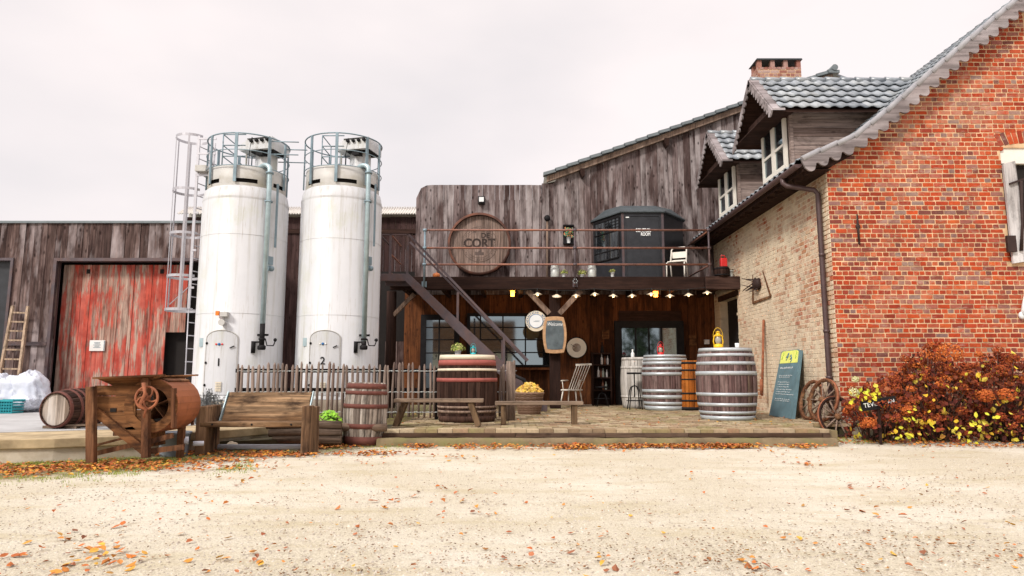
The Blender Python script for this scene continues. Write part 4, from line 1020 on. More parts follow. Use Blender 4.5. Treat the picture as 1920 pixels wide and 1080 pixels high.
# ladder with cage, left side
L0 = MB(); la = P(352, 600, SY-.1).x-SX
rails_x = -R-.06; ly = -.35
ztop = P(373, 255, SY-.35).z; 
for (x, y) in ((rails_x-.0, ly), (rails_x+.12, ly+.42)):
    L0.box(x-.025, x+.025, y-.014, y+.014, YZ+.1 if y > 0 else P(0,582,SY).z, ztop)
lad = part('ladder', L0, M['alu'], s1)
L1 = MB(); L1.tube([(rails_x+.02, ly, YZ+.1), (rails_x+.0, ly, P(0,582,SY).z)], .012, 6)
z = YZ+.25
while z < ztop-.1: L1.tube([(rails_x, ly, z), (rails_x+.12, ly+.42, z)], .011, 6); z += .25
each('rung', L1, M['alu'], lad)
cx_, cy_ = rails_x-.28, ly+.12; rc = .30
def hoop(z, w_):
    h = MB(); pts = []
    for i in range(25):
        a = rad(25)+i*rad(310)/24; pts.append((cx_+.04+rc*math.cos(a), cy_+.1+rc*math.sin(a), z))
    for p, q in zip(pts, pts[1:]): h.bar(p, q, .006, w_)
    part('cage_hoop', h, M['alu'], lad)
for v in (255, 355, 437, 517, 580): hoop(P(350, v, SY-.3).z, .05)
zc0, zc1 = P(350, 580, SY-.3).z, P(350, 255, SY-.3).z
for a in (rad(170), rad(225), rad(285), rad(120)):
    h = MB(); x, y = cx_+.04+rc*math.cos(a), cy_+.1+rc*math.sin(a); h.bar((x, y, zc0), (x, y, zc1), .035, .006, (math.cos(a), math.sin(a), 0)); part('cage_strip', h, M['alu'], lad)
h = MB()
for v in (262, 290, 330, 400, 470, 540): z = P(350, v, SY-.3).z; h.box(rails_x, rails_x+.35 if v < 335 else -R+.02, ly-.02, ly+.0, z-.02, z+.02)
h.bar((cx_-.05, cy_-.2, P(0,575,SY).z), (rails_x, ly, P(0,540,SY).z), .03, .01); each('ladder_bracket', h, M['alu'], lad)
h = MB(); z = P(0,330,SY).z; h.box(rails_x, -R+.15, ly-.1, ly+.45, z-.03, z+.09); part('landing_plate', h, M['silotop'], lad)
S2 = silo(-3.52, 13.7, '2', 'white silo with number 2 on its door, standing nearest the balcony stairs', rad(-3))
# walkway rails joining the two silos
wb = MB()
for yy, vv in ((-.45, 265), (-.45, 289), (.1, 280), (.1, 304)):
    z = P(550, vv, SY+yy).z; wb.tube([(SX+.62, SY+yy, z), (-3.55-.66, 13.7+yy-.35, z)], .011, 6)
wk = thing('silo_walkway', 'thin steel rails bridging the gap between the tops of the two silos', 'rail', (-4.5, 13.4, 5.5)); each('rail', wb, M['galvdark'], wk)
# ================================================================== PALING FENCE
fc = thing('paling_fence', 'chestnut paling fence wired together, in front of the silos', 'fence', (-2.5, 12.2, PZ))
r = random.Random(17)
u = 441
YF = lambda u: 12.2 if u < 955 else 12.2+(u-955)*.02
ppos = []
while u < 966:
    Y = 12.2; q = P(u, 785, Y); ppos.append((u, q.x)); u += r.uniform(7, 11.5)
for (u, x) in ppos:
    h = P(u, 683, 12.2).z+r.uniform(-.04, .05); z0 = (PZ if u > 720 else YZ-.1)+r.uniform(.02,.06); w_ = r.uniform(.021, .034); lx = r.uniform(-.025, .025)
    b = MB(); n = 6
    b.tube([(x, 12.2, z0), (x+lx*.5+r.uniform(-.008,.008), 12.2+r.uniform(-.01,.01), z0+(h-z0)*.5), (x+lx, 12.2, h-.05), (x+lx*1.1, 12.2, h)], [w_*.9, w_*1.05, w_*.9, w_*.35], n); part('pale', b, M['picket'], fc)
for f_ in (.14, .5, .88):
    for dy in (-.02, .02):
        b = MB(); pts = []
        for i, (u, x) in enumerate(ppos):
            z = (P(u, 683, 12.2).z-PZ)*f_+PZ; pts += [(x, 12.2+dy*1.3, z+(dy*.3)), (x+.05, 12.2-dy*.4, z+r.uniform(-.008,.008))]
        b.tube(pts, .0045, 5); part('wire', b, M['zinc'], fc)
b = MB()
for v in (695, 731): z = P(600, v, 12.24).z; b.box(P(441,0,12.24).x, P(820,0,12.24).x, 12.245, 12.275, z-.035, z+.035)
for u in (444, 560, 700, 818): x = P(u,0,12.2).x; b.box(x-.03, x+.03, 12.28, 12.34, YZ-.2, P(0,690,12.2).z)
each('back_rail', b, M['black'], fc)
b = MB()
for k in range(4): x = P(951+k*4, 0, 12.2).x; b.tube([(x, 12.1+k*.02, PZ), (x+.01, 12.1, P(0,678+r.uniform(-3,3),12.2).z)], [.028,.022], 8)
each('end_pale', b, M['picket'], fc)
# ================================================================== CASKS
def cask(name, label, cat, H, Re, Rm, hoops, mst, mhead, loc=(0,0,0), n=26, seed=1, group=None, headz=None, taper=0, tub=False):
    """hoops: (z0, z1, material); staves are separate strips of one body mesh"""
    t = thing(name, label, cat, (0,0,0), group); r = random.Random(seed)
    def rad_(z): k = 2*z/H-1; return Re+(Rm-Re)*(1-k*k)-taper*(1-z/H)
    b = MB(); zs = [H*i/14 for i in range(15)]
    i = 0; a = 0.0; cuts = [0]
    while a < 2*math.pi-.06: a += 2*math.pi/n*r.uniform(.7, 1.3); cuts.append(min(a, 2*math.pi))
    if cuts[-1] < 2*math.pi: cuts[-1] = 2*math.pi
    for a0, a1 in zip(cuts, cuts[1:]):
        vs = []; dr = r.uniform(-.002, .002); g_ = .0022/Rm
        for z in zs:
            for k in range(4): aa = a0+g_+(a1-a0-2*g_)*k/3; vs.append(((rad_(z)+dr)*math.cos(aa), (rad_(z)+dr)*math.sin(aa), z))
        m_ = len(vs); vs += [(x*(1-.022/rad_(z)), y*(1-.022/rad_(z)), z) for x, y, z in vs]
        fs = []
        for j in range(len(zs)-1):
            for k in range(3): q = j*4+k; fs.append((q, q+1, q+5, q+4)); fs.append((m_+q, m_+q+4, m_+q+5, m_+q+1))
            fs.append((j*4, j*4+4, m_+j*4+4, m_+j*4)); fs.append((j*4+3, m_+j*4+3, m_+j*4+7, j*4+7))
        T = (len(zs)-1)*4
        for k in range(3): fs.append((T+k, T+k+1, m_+T+k+1, m_+T+k)); fs.append((k, m_+k, m_+k+1, k+1))
        b.add(vs, fs, True)
    part('staves', b, mst, t)
    for hz, s_ in ((H-.03 if headz is None else headz, 1), (.03, -1)):
        hd = MB(); rr = rad_(hz)-.02; x = -rr; rng = random.Random(seed+5)
        while x < rr-.005:
            x2 = min(x+rng.uniform(.09, .15), rr); n_ = 5
            pt = [(x+.001+(x2-x-.002)*k/n_, -math.sqrt(max(0, rr*rr-(x+.001+(x2-x-.002)*k/n_)**2))) for k in range(n_+1)]
            pt += [(p[0], -p[1]) for p in pt[::-1]]
            hd.prism(pt, hz-.012, hz, 'z'); x = x2
        part('cask_head', hd, mhead, t)
    for z0, z1, mt in hoops:
        hb = MB(); tilt = r.uniform(-.009, .009)
        pr = [(rad_(z0)-.002, z0), (rad_(z0)+.007, z0), (rad_(z1)+.007, z1), (rad_(z1)-.002, z1)]
        zc = (z0+z1)/2; hb.lathe(pr, 48, Matrix.Translation((0,0,zc)) @ Matrix.Rotation(tilt, 4, 'X') @ Matrix.Translation((0,0,-zc)), cap=False); part('hoop', hb, mt, t)
    t.location = loc; return t
def hf(y0, y1, ys, mt, H): return [((y1-b)/(y1-y0)*H, (y1-a)/(y1-y0)*H, mt) for a, b in ys]
# foreground weathered cask
q = G(674, 838); Hc = .905
c = cask('whisky_cask', 'weathered pale grey cask with rusty brown hoops standing on the gravel beside the sleeper bench', 'barrel', Hc, .272, .318,
     [((838-b)/120*Hc, (838-a)/120*Hc, M['rusthoop']) for a, b in ((720,730),(734,741),(759,767),(796,805),(820,836))], M['caskgrey'], M['head'], (q.x, q.y+.27, 0), 24, 3)
c.rotation_euler = (rad(-1), rad(1.5), 0)
# cask lying on the yard slab
q = G(98, 806, YZ)
c = cask('whisky_cask', 'dark cask with pale head and rusty hoops lying on its side on the concrete slab', 'barrel', .78, .235, .285,
     [(0, .045, M['rusthoop']), (.16, .20, M['rusthoop']), (.26, .295, M['rusthoop']), (.49, .525, M['rusthoop']), (.58, .62, M['rusthoop']), (.735, .78, M['rusthoop'])], M['cask'], M['head'], (0,0,0), 24, 9, headz=.76)
c.location = (q.x, q.y+.02, YZ+.245+.025)
c.rotation_euler = (rad(-90), 0, rad(-8))
b = MB(); Mx = Matrix.Translation((q.x, q.y+.02, YZ)) @ Matrix.Rotation(rad(-8), 4, 'Z')
b.box(-.26, .26, .10, .18, .008, .045, Mx); b.box(-.22, .28, .6, .68, .008, .045, Mx)
b.box(-.15, .8, .16, .24, .046, .07, Matrix.Translation((q.x+.05, q.y-.1, YZ)) @ Matrix.Rotation(rad(4), 4, 'Z'))
ck = thing('timber_chocks', 'old timber blocks and offcuts under the cask lying on the slab', 'wood', (q.x, q.y, YZ)); each('block', b, M['log'], ck)
# silver hooped casks on the patio
ys1 = ((654,660.5),(665,670.5),(680,686),(698,705.5),(737.5,743.5),(756.5,762.5),(771.5,777),(780,788))
q = G(1365, 789, PZ)
big = cask('wine_cask', 'largest plum brown wine cask with silver hoops, yellow lantern on top, near the chalkboard sign', 'barrel', 1.27, .455, .535, hf(654, 788, ys1, M['silverhoop'], 1.27), M['caskplum'], M['caskwhite'], (q.x+.14, q.y+.46, PZ), 26, 4, 'silver hooped casks on the patio', headz=1.25)
ys2 = ((662,666.5),(668,673.5),(675,681),(686,691.5),(696,702),(729,735),(740,747),(752.5,758.6),(760.7,769))
q = G(1245, 770, PZ)
mid_ = cask('wine_cask', 'silver hooped wine cask with a red lantern on top, by the dark glazed door', 'barrel', 1.25, .475, .54, hf(662, 769, ys2, M['silverhoop'], 1.25), M['caskplum'], M['caskwhite'], (q.x+.16, q.y+.5, PZ), 26, 6, 'silver hooped casks on the patio', headz=1.23)
q = P(1196, 700, 16.7)
cask('wine_cask', 'whitewashed cask half hidden behind the silver hooped cask and bar stool', 'barrel', 1.22, .36, .41, [(1.15,1.22,M['caskwhite']),(.95,1.0,M['caskwhite']),(.25,.3,M['caskwhite'])], M['caskwhite'], M['caskwhite'], (q.x, 16.8, PZ), 22, 8)
q = P(1293, 700, 15.6)
cask('wine_cask', 'bright orange varnished cask showing between the two silver hooped casks', 'barrel', 1.12, .30, .36, [(1.04,1.09,M['black']),(.88,.92,M['black']),(.68,.71,M['black']),(.36,.40,M['black']),(.2,.24,M['black']),(.0,.08,M['black'])], M['caskorange'], M['caskorange'], (q.x, 15.7, PZ), 20, 10)
# big vat under the stairs
q = G(876, 793, PZ); Hv = 1.13; yv = q.y+.5
rv = [(668,676.5,'creamhoop'),(677.5,688,'redhoop'),(694,698.5,'creamhoop'),(711,718,'redhoop'),(762.5,766.5,'bracewood'),(770.5,775,'bracewood'),(781,792,'cask')]
vat = cask('oak_vat', 'broad dark oak vat with red and cream hoops at the foot of the metal stairs', 'vat', Hv, .47, .525, [((792-b)/124*Hv, (792-a)/124*Hv, M[m]) for a, b, m in rv], M['cask'], M['darkwood'], (q.x-.04, yv, PZ), 28, 12)
# ================================================================== WINNOWER
Yf, Yb = 7.9, 8.5
wm = thing('winnowing_machine', 'antique wooden winnowing machine with iron crank wheel and round fan housing', 'farm machine', tuple(P(260, 860, 8.1)*1.0))
Q = lambda u, v, y=Yf: P(u, v, y)
b = MB()
sp_ = [(177, 724), (248, 722), (262, 716), (270, 740), (268, 800), (248, 800), (214, 800), (180, 768)]
x = None
b_ = MB()
for k, (v0, v1) in enumerate(((723, 742), (743, 772), (773, 806))):
    b.prism([(Q(176,v0).x, Q(176,v0).z), (Q(252 if k else 258,v0).x, Q(252,v0).z), (Q(252,v1).x, Q(252,v1).z), (Q(176 if k < 2 else 214,v1).x, Q(176,v1).z)], Yf+.02, Yf+.05)
    b_.prism([(Q(176,v0).x, Q(176,v0).z), (Q(252,v0).x, Q(252,v0).z), (Q(252,v1).x, Q(252,v1).z), (Q(176 if k < 2 else 214,v1).x, Q(176,v1).z)], Yb-.05, Yb-.02)
part('side_panel', b, M['macwood'], wm); part('side_panel', b_, M['macwood'], wm)
b = MB(); kx = Q(211, 769); b.box(kx.x-.035, kx.x+.035, Yf+.01, Yf+.019, kx.z-.022, kx.z+.022); part('knot_hole', b, M['dark'], wm)
b = MB(); b.prism([(Q(212,806).x, Q(0,806).z), (Q(262,797).x, Q(0,797).z), (Q(262,842).x, Q(0,842).z)], Yf+.02, Yb-.02); part('lower_chute', b, M['macwood'], wm)
ctr = Q(281, 761); Ro, Ri = .305, .205; cyM = Matrix.Translation((ctr.x, 0, ctr.z)) @ Matrix.Rotation(rad(90), 4, 'X')
b = MB(); n = 40
def ring(mb, r0, r1, y0, y1):
    vs = []
    for y in (y0, y1):
        for rr in (r0, r1):
            for i in range(n): a = 2*math.pi*i/n; vs.append((ctr.x+rr*math.cos(a), y, ctr.z+rr*math.sin(a)))
    fs = []
    for i in range(n):
        j = (i+1) % n
        fs += [(i, n+i, n+j, j), (2*n+i, 2*n+j, 3*n+j, 3*n+i), (i, j, 2*n+j, 2*n+i), (n+i, 3*n+i, 3*n+j, n+j)]
    mb.add(vs, fs, False)
ring(b, Ri, Ro, Yf+.015, Yf+.05); fh = part('fan_housing', b, M['macwood'], wm); b = MB(); ring(b, Ri, Ro, Yb-.05, Yb-.01); part('back_ring', b, M['macwood'], fh)
b = MB()
for i in range(18):
    a0 = rad(-120)+i*rad(250)/18; a1 = a0+rad(250)/18*.985
    vs = []
    for y in (Yf+.03, Yb-.0):
        for rr in (Ro+.008, Ro-.008):
            for a in (a0, a1): vs.append((ctr.x+rr*math.cos(a), y, ctr.z+rr*math.sin(a)))
    b.add(vs, [(0,1,5,4),(2,6,7,3),(0,4,6,2),(1,3,7,5),(0,2,3,1),(4,5,7,6)])
part('drum_cover', b, plain('orange brown weathered sheet', (.30,.10,.04), .75, var=.4, scale=5, bump=.4, dirt=(.10,.035,.018), dirtamt=.85), fh)
b = MB()
for i in range(2):
    a = rad(60+i*24); b.add([(ctr.x+(Ro+.012)*math.cos(a+k*rad(22)), y, ctr.z+(Ro+.012)*math.sin(a+k*rad(22))) for y in (Yf+.06, Yb) for k in (0,1)]+[(ctr.x+(Ro+.028)*math.cos(a+k*rad(22)), y, ctr.z+(Ro+.028)*math.sin(a+k*rad(22))) for y in (Yf+.06, Yb) for k in (0,1)], [(4,5,7,6),(0,2,3,1),(0,1,5,4),(2,6,7,3),(0,4,6,2),(1,3,7,5)])
each('top_board', b, M['macpost'], fh)
b = MB(); ring(b, .001, Ro-.012, Yb-.055, Yb-.052); part('fan_back', b, M['dark'], fh)
b = MB()
for i in range(5):
    a = i*2*math.pi/5+.4; b.bar((ctr.x, Yf+.3, ctr.z), (ctr.x+.19*math.cos(a), Yf+.3, ctr.z+.19*math.sin(a)), .42, .012, (-math.sin(a), 0, math.cos(a)))
b.tube([(ctr.x, Yf-.1, ctr.z), (ctr.x, Yb, ctr.z)], .018, 8); each('fan_blade', b, M['macpost'], fh)
# iron hand wheel with curved spokes and crank
wc = Q(275, 746, Yf-.1); b = MB()
b.tube([(wc.x+.125*math.cos(a), Yf-.1, wc.z+.125*math.sin(a)) for a in [i*math.pi/16 for i in range(32)]], .014, 8, closed=True)
for k in range(5):
    a0 = k*2*math.pi/5; pts = [(wc.x+.125*t*math.cos(a0+1.1*t), Yf-.1, wc.z+.125*t*math.sin(a0+1.1*t)) for t in (0.1,.35,.6,.8,1)]; b.tube(pts, [.016,.012,.011,.011,.013], 6)
b.lathe([(.03,-.03),(.03,.03)], 14, Matrix.Translation((wc.x, Yf-.1, wc.z)) @ Matrix.Rotation(rad(90), 4, 'X'))
hw = part('hand_wheel', b, M['rust'], wm)
b = MB(); b.tube([(wc.x-.02, Yf-.15, wc.z+.17), (wc.x+.01, Yf-.16, wc.z+.05), (wc.x-.04, Yf-.16, wc.z-.08), (wc.x+.02, Yf-.14, wc.z-.13), (wc.x-.0, Yf-.13, wc.z-.22)], [.022,.018,.022,.014,.012], 8); part('crank', b, M['rust'], hw)
# frame posts
b = None
def post_(u0, u1, v0, v1, y, name='leg', mt='macpost', d=.075):
    b = MB(); a, c = Q((u0+u1)/2, v0, y), Q((u0+u1)/2, v1, y); w_ = (u1-u0)*y/F
    b.bar((a.x, y+d/2, a.z), (c.x, y+d/2, c.z), w_, d, (0,1,0)); return part(name, b, M[mt], wm, .004)
post_(160, 175, 725, 868, Yf-.12); post_(264, 277, 706, 859, Yf-.06); post_(320, 326, 728, 803, Yf-.02)
y = Yb+.02
for u in (226, 345):
    b = MB(); a = P(u, 740, y); b.box(a.x-.035, a.x+.035, y-.04, y+.03, .0, a.z); part('leg', b, M['macpost'], wm)
b = MB(); b.bar(Q(178,770,Yf-.02), Q(272,846,Yf-.02), .09, .05, (0,1,0)); part('brace', b, M['macwood'], wm)
for (u0,v0,u1,v1,w_) in ((172,852,254,833,.055), (278,829,325,816,.06), (168,838,230,822,.025), (280,846,345,838,.06)):
    b = MB(); b.bar(Q(u0,v0,Yf+.04), Q(u1,v1,Yf+.10), w_, .04, (0,1,0)); part('rail', b, M['macpost'], wm)
b = MB(); b.bar(Q(360,773,Yb), Q(361,797,Yb), .03, .03, (0,1,0)); b.bar(Q(326,784,Yf+.05), P(362,774,Yb), .02, .03); each('drum_strap', b, M['macpost'], wm)
# hopper tray on top
b = MB(); y0, y1 = Yf-.10, Yb+.12
a0, a1, a2, a3 = Q(179,709,y0), Q(292,704,y0), Q(208,724,Yf+.02), Q(268,722,Yf+.02)
tk = .012
def quadthick(mb, p, q, r_, s_, t):
    nn = (Vector(q)-Vector(p)).cross(Vector(s_)-Vector(p)).normalized()*t
    vs = [Vector(k) for k in (p, q, r_, s_)]; vs += [k+nn for k in vs]
    mb.add(vs, [(3,2,1,0),(4,5,6,7),(0,1,5,4),(1,2,6,5),(2,3,7,6),(3,0,4,7)])
quadthick(b, (a0.x,y0,a0.z), (a1.x,y0,a1.z), (a3.x,Yf+.08,a3.z), (a2.x,Yf+.08,a2.z), tk)
quadthick(b, (a0.x,y1,a0.z), (a1.x,y1,a1.z), (a3.x,Yb-.08,a3.z), (a2.x,Yb-.08,a2.z), tk)
quadthick(b, (a0.x,y0,a0.z), (a2.x,Yf+.08,a2.z), (a2.x,Yb-.08,a2.z), (a0.x,y1,a0.z), tk)
quadthick(b, (a1.x,y0,a1.z), (a3.x,Yf+.08,a3.z), (a3.x,Yb-.08,a3.z), (a1.x,y1,a1.z), tk)
b.bar((a0.x-.02,y0,a0.z), (a1.x+.1,y0,a1.z+.005), .05, .02, (0,0,1)); b.bar((a0.x-.02,y1,a0.z), (a1.x+.1,y1,a1.z+.005), .05, .02, (0,0,1))
part('hopper', b, M['macwood'], wm)
# ================================================================== SLEEPER BENCH
Y1, Y2 = 8.72, 9.18
sb = thing('sleeper_bench', 'heavy rustic bench of oak railway sleepers with plank back, left of the standing cask', 'bench', tuple(G(480, 850)))
xa1, xa2 = P(372,0,Y1).x, P(390,0,Y1).x; xb1, xb2 = P(569,0,Y1).x, P(583,0,Y1).x
zt_l, seat_z = P(0,763,Y1).z, P(0,792,Y1).z
r = random.Random(5)
for x0, x1 in ((xa1, xa2), (xb1, xb2)):
    b = MB(); y = Y1
    for k in range(2): b.box(x0+r.uniform(-.004,.004), x1+r.uniform(-.004,.004), y+.002, y+.228, -.02, zt_l+r.uniform(-.012,.012)); y += .23
    part('side_slab', b, M['sleeper'], sb, .012)
b = MB(); b.box(xa2-.07, xb1+.0, Y1+.0, Y1+.2, seat_z-.06, seat_z); b.box(xa2-.0, xb1-.003, Y1+.205, Y1+.42, seat_z-.055, seat_z-.004); st = part('seat', b, M['sleeperx'], sb, .01)
b = MB()
for u in (398, 472, 546): c_ = P(u, 796, Y1); b.lathe([(.013,0),(.013,.008),(.0,.01)], 10, Matrix.Translation((c_.x, Y1, c_.z)) @ Matrix.Rotation(rad(90), 4, 'X'), cap=False)
each('bolt', b, M['black'], st)
b = MB(); p0, p1 = P(415, 792, Y2-.1), P(573, 792, Y2-.1); zt2 = P(0, 735, Y2+.12).z; r = random.Random(8)
for k in range(3):
    t0, t1 = k/3, (k+1)/3-.001
    f = lambda t: (Y2-.1+.24*t, p0.z+(zt2-p0.z)*t)
    (ya, za), (yb_, zb_) = f(t0), f(t1); x0, x1 = p0.x-.0+r.uniform(-.01,.01), p1.x+r.uniform(-.01,.01)
    b.add([(x0,ya,za),(x1,ya,za),(x1,yb_,zb_),(x0,yb_,zb_),(x0,ya+.05,za-.01),(x1,ya+.05,za-.01),(x1,yb_+.05,zb_-.01),(x0,yb_+.05,zb_-.01)], [(0,1,2,3),(7,6,5,4),(0,4,5,1),(1,5,6,2),(2,6,7,3),(3,7,4,0)])
part('backrest', b, M['sleeperx'], sb, .008)
for x in (p0.x-.025, p1.x+.02):
    b = MB(); b.bar((x, Y2-.11, p0.z-.02), (x, Y2+.15, zt2), .05, .012, (1,0,0)); part('metal_strap', b, M['galv'], sb)
# plastic tub and drain pipe
tq = G(346, 850); tx, ty = tq.x, 8.75
tu = thing('plastic_tub', 'grey blue plastic tub with two pipe stubs between the winnower and the sleeper bench', 'tub', (tx, ty, 0))
b = MB(); b.lathe([(.155,0),(.165,.02),(.185,.27),(.20,.275),(.20,.30),(.18,.30),(.15,.03)], 28, Matrix.Translation((tx, ty, 0))); part('bucket', b, M['greyplastic'], tu)
b = MB()
for (u, v, rr) in ((333, 827, .05), (362, 832, .03)):
    c_ = P(u, v, ty-.22); b.lathe([(rr,-.12),(rr,0),(rr*.75,0),(rr*.75,-.12)], 16, Matrix.Translation(c_) @ Matrix.Rotation(rad(-60), 4, 'Z') @ Matrix.Rotation(rad(90), 4, 'X') , cap=False)
part('pipe_stub', b, M['pipeplastic'], tu)
b = MB(); b.tube([P(404,838,9.15), P(584,838,9.15)], .036, 14); solo('drain_pipe', b, M['pipeplastic'], 'pale plastic drain pipe lying in leaves under the sleeper bench', 'pipe', tuple(G(480,838)))
# log edging
le = MB(); r = random.Random(2)
for k, (u0, u1, v, y) in enumerate(((500,640,797,9.75),(505,640,812,9.72),(512,640,825,9.70),(600,725,802,9.9))):
    a, c = P(u0, v, y), P(u1, v, y); le.tube([a, a.lerp(c,.5)+V(0,0,.01), c], [.055,.062,.055], 10)
lt_ = thing('log_edging', 'stacked old logs edging the bed behind the sleeper bench', 'log edging', tuple(G(560, 830)))
for k in range(0, len(le.v), 30):
    q_ = MB(); q_.v = le.v[k:k+30]; q_.f = [tuple(i-k for i in f) for f in le.f if k <= f[0] < k+30]; q_.s = [True]*len(q_.f); q_.m = [0]*len(q_.f); part('log', q_, M['log'], lt_)
soil = MB(); soil.prism([(-6.2+2.2, 9.35),(-1.95, 10.2),(-1.9, 12.6),(-3.3, 12.6),(-4.3, 10.5)], .001, .12, 'z'); solo('soil_bed', soil, M['joint'], None, None, kind='structure')
b = MB(); b.ball(P(375+60, 834, 9.3), .05, 10, 8, (1.6,1,.8), .4); solo('pale_stone', b, M['mortar2'], 'small pale stone on the leaves under the sleeper bench', 'stone', tuple(P(435,838,9.3)))
# ================================================================== PATIO BENCHES
def pbench(label, u0, u1, vt, Yn, vf, legs, splay):
    q = G((u0+u1)/2, vf, PZ); t = thing('plank_bench', label, 'bench', (q.x, Yn, PZ), 'plank benches on the patio edge')
    a, c = P(u0, vt, Yn), P(u1, vt, Yn); b = MB()
    b.box(a.x, c.x, Yn, Yn+.28, a.z-.055, a.z); part('seat', b, M['benchx'], t, .008)
    for u, s in zip(legs, splay):
        x = P(u, 770, Yn).x; b = MB(); b.bar((x, Yn+.14, a.z-.055), (x+s, Yn+.14, PZ), .085, .22, (0,1,0)); part('leg', b, M['benchz'], t, .006)
    return t
b1 = pbench('grey plank bench with splayed legs in front of the broad vat', 738, 906, 748, 10.55, 797, (757, 881), (-.14, .13))
b2 = pbench('grey plank bench with straight block legs in front of the wicker basket', 928, 1094, 753, 10.95, 793, (944, 1078), (0, 0))
b2.rotation_euler = (0, 0, rad(0))
# ================================================================== BASKET WITH LEAVES
q = G(993, 778, PZ); bx_, by_ = q.x, q.y+.22
bk = thing('wicker_basket', 'round wicker basket heaped with yellow autumn leaves behind the right plank bench', 'basket', (bx_, by_, PZ))
b = MB(); zz = PZ; k = 0
while zz < PZ+.42:
    f = (zz-PZ)/.42; rr = .21+.075*f; pts = [((rr+.008*math.sin(14*a+k*math.pi))*math.cos(a)+bx_, (rr+.008*math.sin(14*a+k*math.pi))*math.sin(a)+by_, zz) for a in [i*2*math.pi/56 for i in range(56)]]
    b.tube(pts, .012, 5, closed=True); zz += .021; k += 1
part('weave', b, M['wicker'], bk)
b = MB(); b.tube([(bx_+.29*math.cos(a), by_+.29*math.sin(a), PZ+.425) for a in [i*math.pi/18 for i in range(36)]], .02, 8, closed=True); part('rim', b, M['wicker'], bk)
b = MB(); b.lathe([(.20,0),(.27,.38)], 24, Matrix.Translation((bx_, by_, PZ))); part('lining', b, M['darkwood'], bk)
b = MB(); r = random.Random(3)
for i in range(520):
    a = r.uniform(0, 6.28); rr = .27*math.sqrt(r.random()); h = .21*(1-(rr/.3)**2)*r.uniform(.6,1.05)
    b.leaf((bx_+rr*math.cos(a), by_+rr*math.sin(a), PZ+.42+h), r.uniform(.05,.085), (r.uniform(-.7,.7), -.5, r.uniform(.3,1)), r)
b.v = b.v; solo('leaf_heap', b, M['pileleaf'], 'heap of yellow and orange leaves filling the wicker basket', 'leaves', (bx_, by_, PZ+.42), kind='stuff')
# wheelbarrow-like dark handle object behind basket
b = MB(); pa = P(968, 707, 14.6); b.tube([P(955,722,14.6), P(966,705,14.6), P(982,712,14.6), P(992,735,14.6), V(P(996,760,14.6).x, 14.6, PZ)], [.03,.05,.045,.04,.03], 8); b.tube([P(955,722,14.6), V(P(950,760,14.6).x, 14.7, PZ)], .03, 8); solo('iron_boot_rack', b, M['black'], 'curved black iron frame standing behind the wicker basket', 'frame', tuple(V(P(970,0,14.6).x,14.6,PZ)))
# ================================================================== CHAIR, SHELF, STOOL
q = P(1072, 700, 17.5); cx, cy = q.x, 17.5
sc_ = thing('spindle_chair', 'cream spindle back chair with splayed legs beside the timber post', 'chair', (cx, cy, PZ))
def W(u, v, y): return P(u, v, y)
Sz = PZ+.42
Mr = Matrix.Translation((cx, cy, PZ)) @ Matrix.Rotation(rad(-28), 4, 'Z')
def L(x, y, z): return Mr @ Vector((x, y, z))
b = MB(); b.box(-.22, .22, -.22, .2, .40, .435, Mr); part('seat', b, M['whiteframe'], sc_, .01)
for (x, y) in ((-.17,-.17),(.17,-.17),(-.15,.16),(.15,.16)):
    b = MB(); b.tube([L(x,y,.41), L(x*1.35,y*1.4,0)], [.02,.014], 8); part('leg', b, M['whiteframe'], sc_)
for i in range(6):
    f = (i-2.5)/2.5; b = MB(); b.tube([L(f*.16, .17, .43), L(f*.18+.17, .40, 1.06)], .011, 6); part('spindle', b, M['whiteframe'], sc_)
b = MB(); b.bar(L(-.05,.40,1.06), L(.39,.40,1.07), .03, .05, (0,0,1)); part('top_rail', b, M['whiteframe'], sc_)
for s in (-1, 1):
    b = MB(); b.tube([L(s*.2,.22,.66), L(s*.25,-.1,.65)], .016, 8); b.tube([L(s*.24,-.06,.65), L(s*.2,-.1,.43)], .012, 8); part('armrest', b, M['whiteframe'], sc_)
# shelf with bottles
ys = 18.05; x0, x1 = P(1111,0,ys).x, P(1147,0,ys).x; zt3 = P(0,661,ys).z
sf = thing('wooden_shelf', 'narrow dark shelf with bottles against the wall, left of the glazed double door', 'shelf', ((x0+x1)/2, ys, PZ))
b = MB()
for x in (x0, x1-.03): b.box(x, x+.03, ys, ys+.3, PZ, zt3)
each('side_board', b, M['darkpost'], sf)
levels = [P(0,v,ys).z for v in (661, 683, 707, 731)]
for z in levels: b = MB(); b.box(x0+.03, x1-.03, ys+.005, ys+.295, z-.03, z-.003); part('shelf_board', b, M['darkwood'], sf)
b = MB(); b.box(x0+.03, x1-.03, ys+.296, ys+.31, PZ, zt3-.04); part('back_board', b, M['darkpost'], sf)
bm = [plain('white bottle', (.62,.58,.55), .3, bump=0), plain('brown bottle', (.16,.06,.03), .15, bump=0), plain('clear green bottle', (.35,.38,.33), .15, bump=0)]
def bottle(x, y, z, h, mt, label):
    b = MB(); b.lathe([(.03*h/.26,0),(.034*h/.26,.01),(.034*h/.26,h*.58),(.012*h/.26,h*.76),(.012*h/.26,h),(.0,h)], 14, Matrix.Translation((x,y,z))); solo('bottle', b, mt, label, 'bottle', (x,y,z), 'bottles on the wooden shelf')
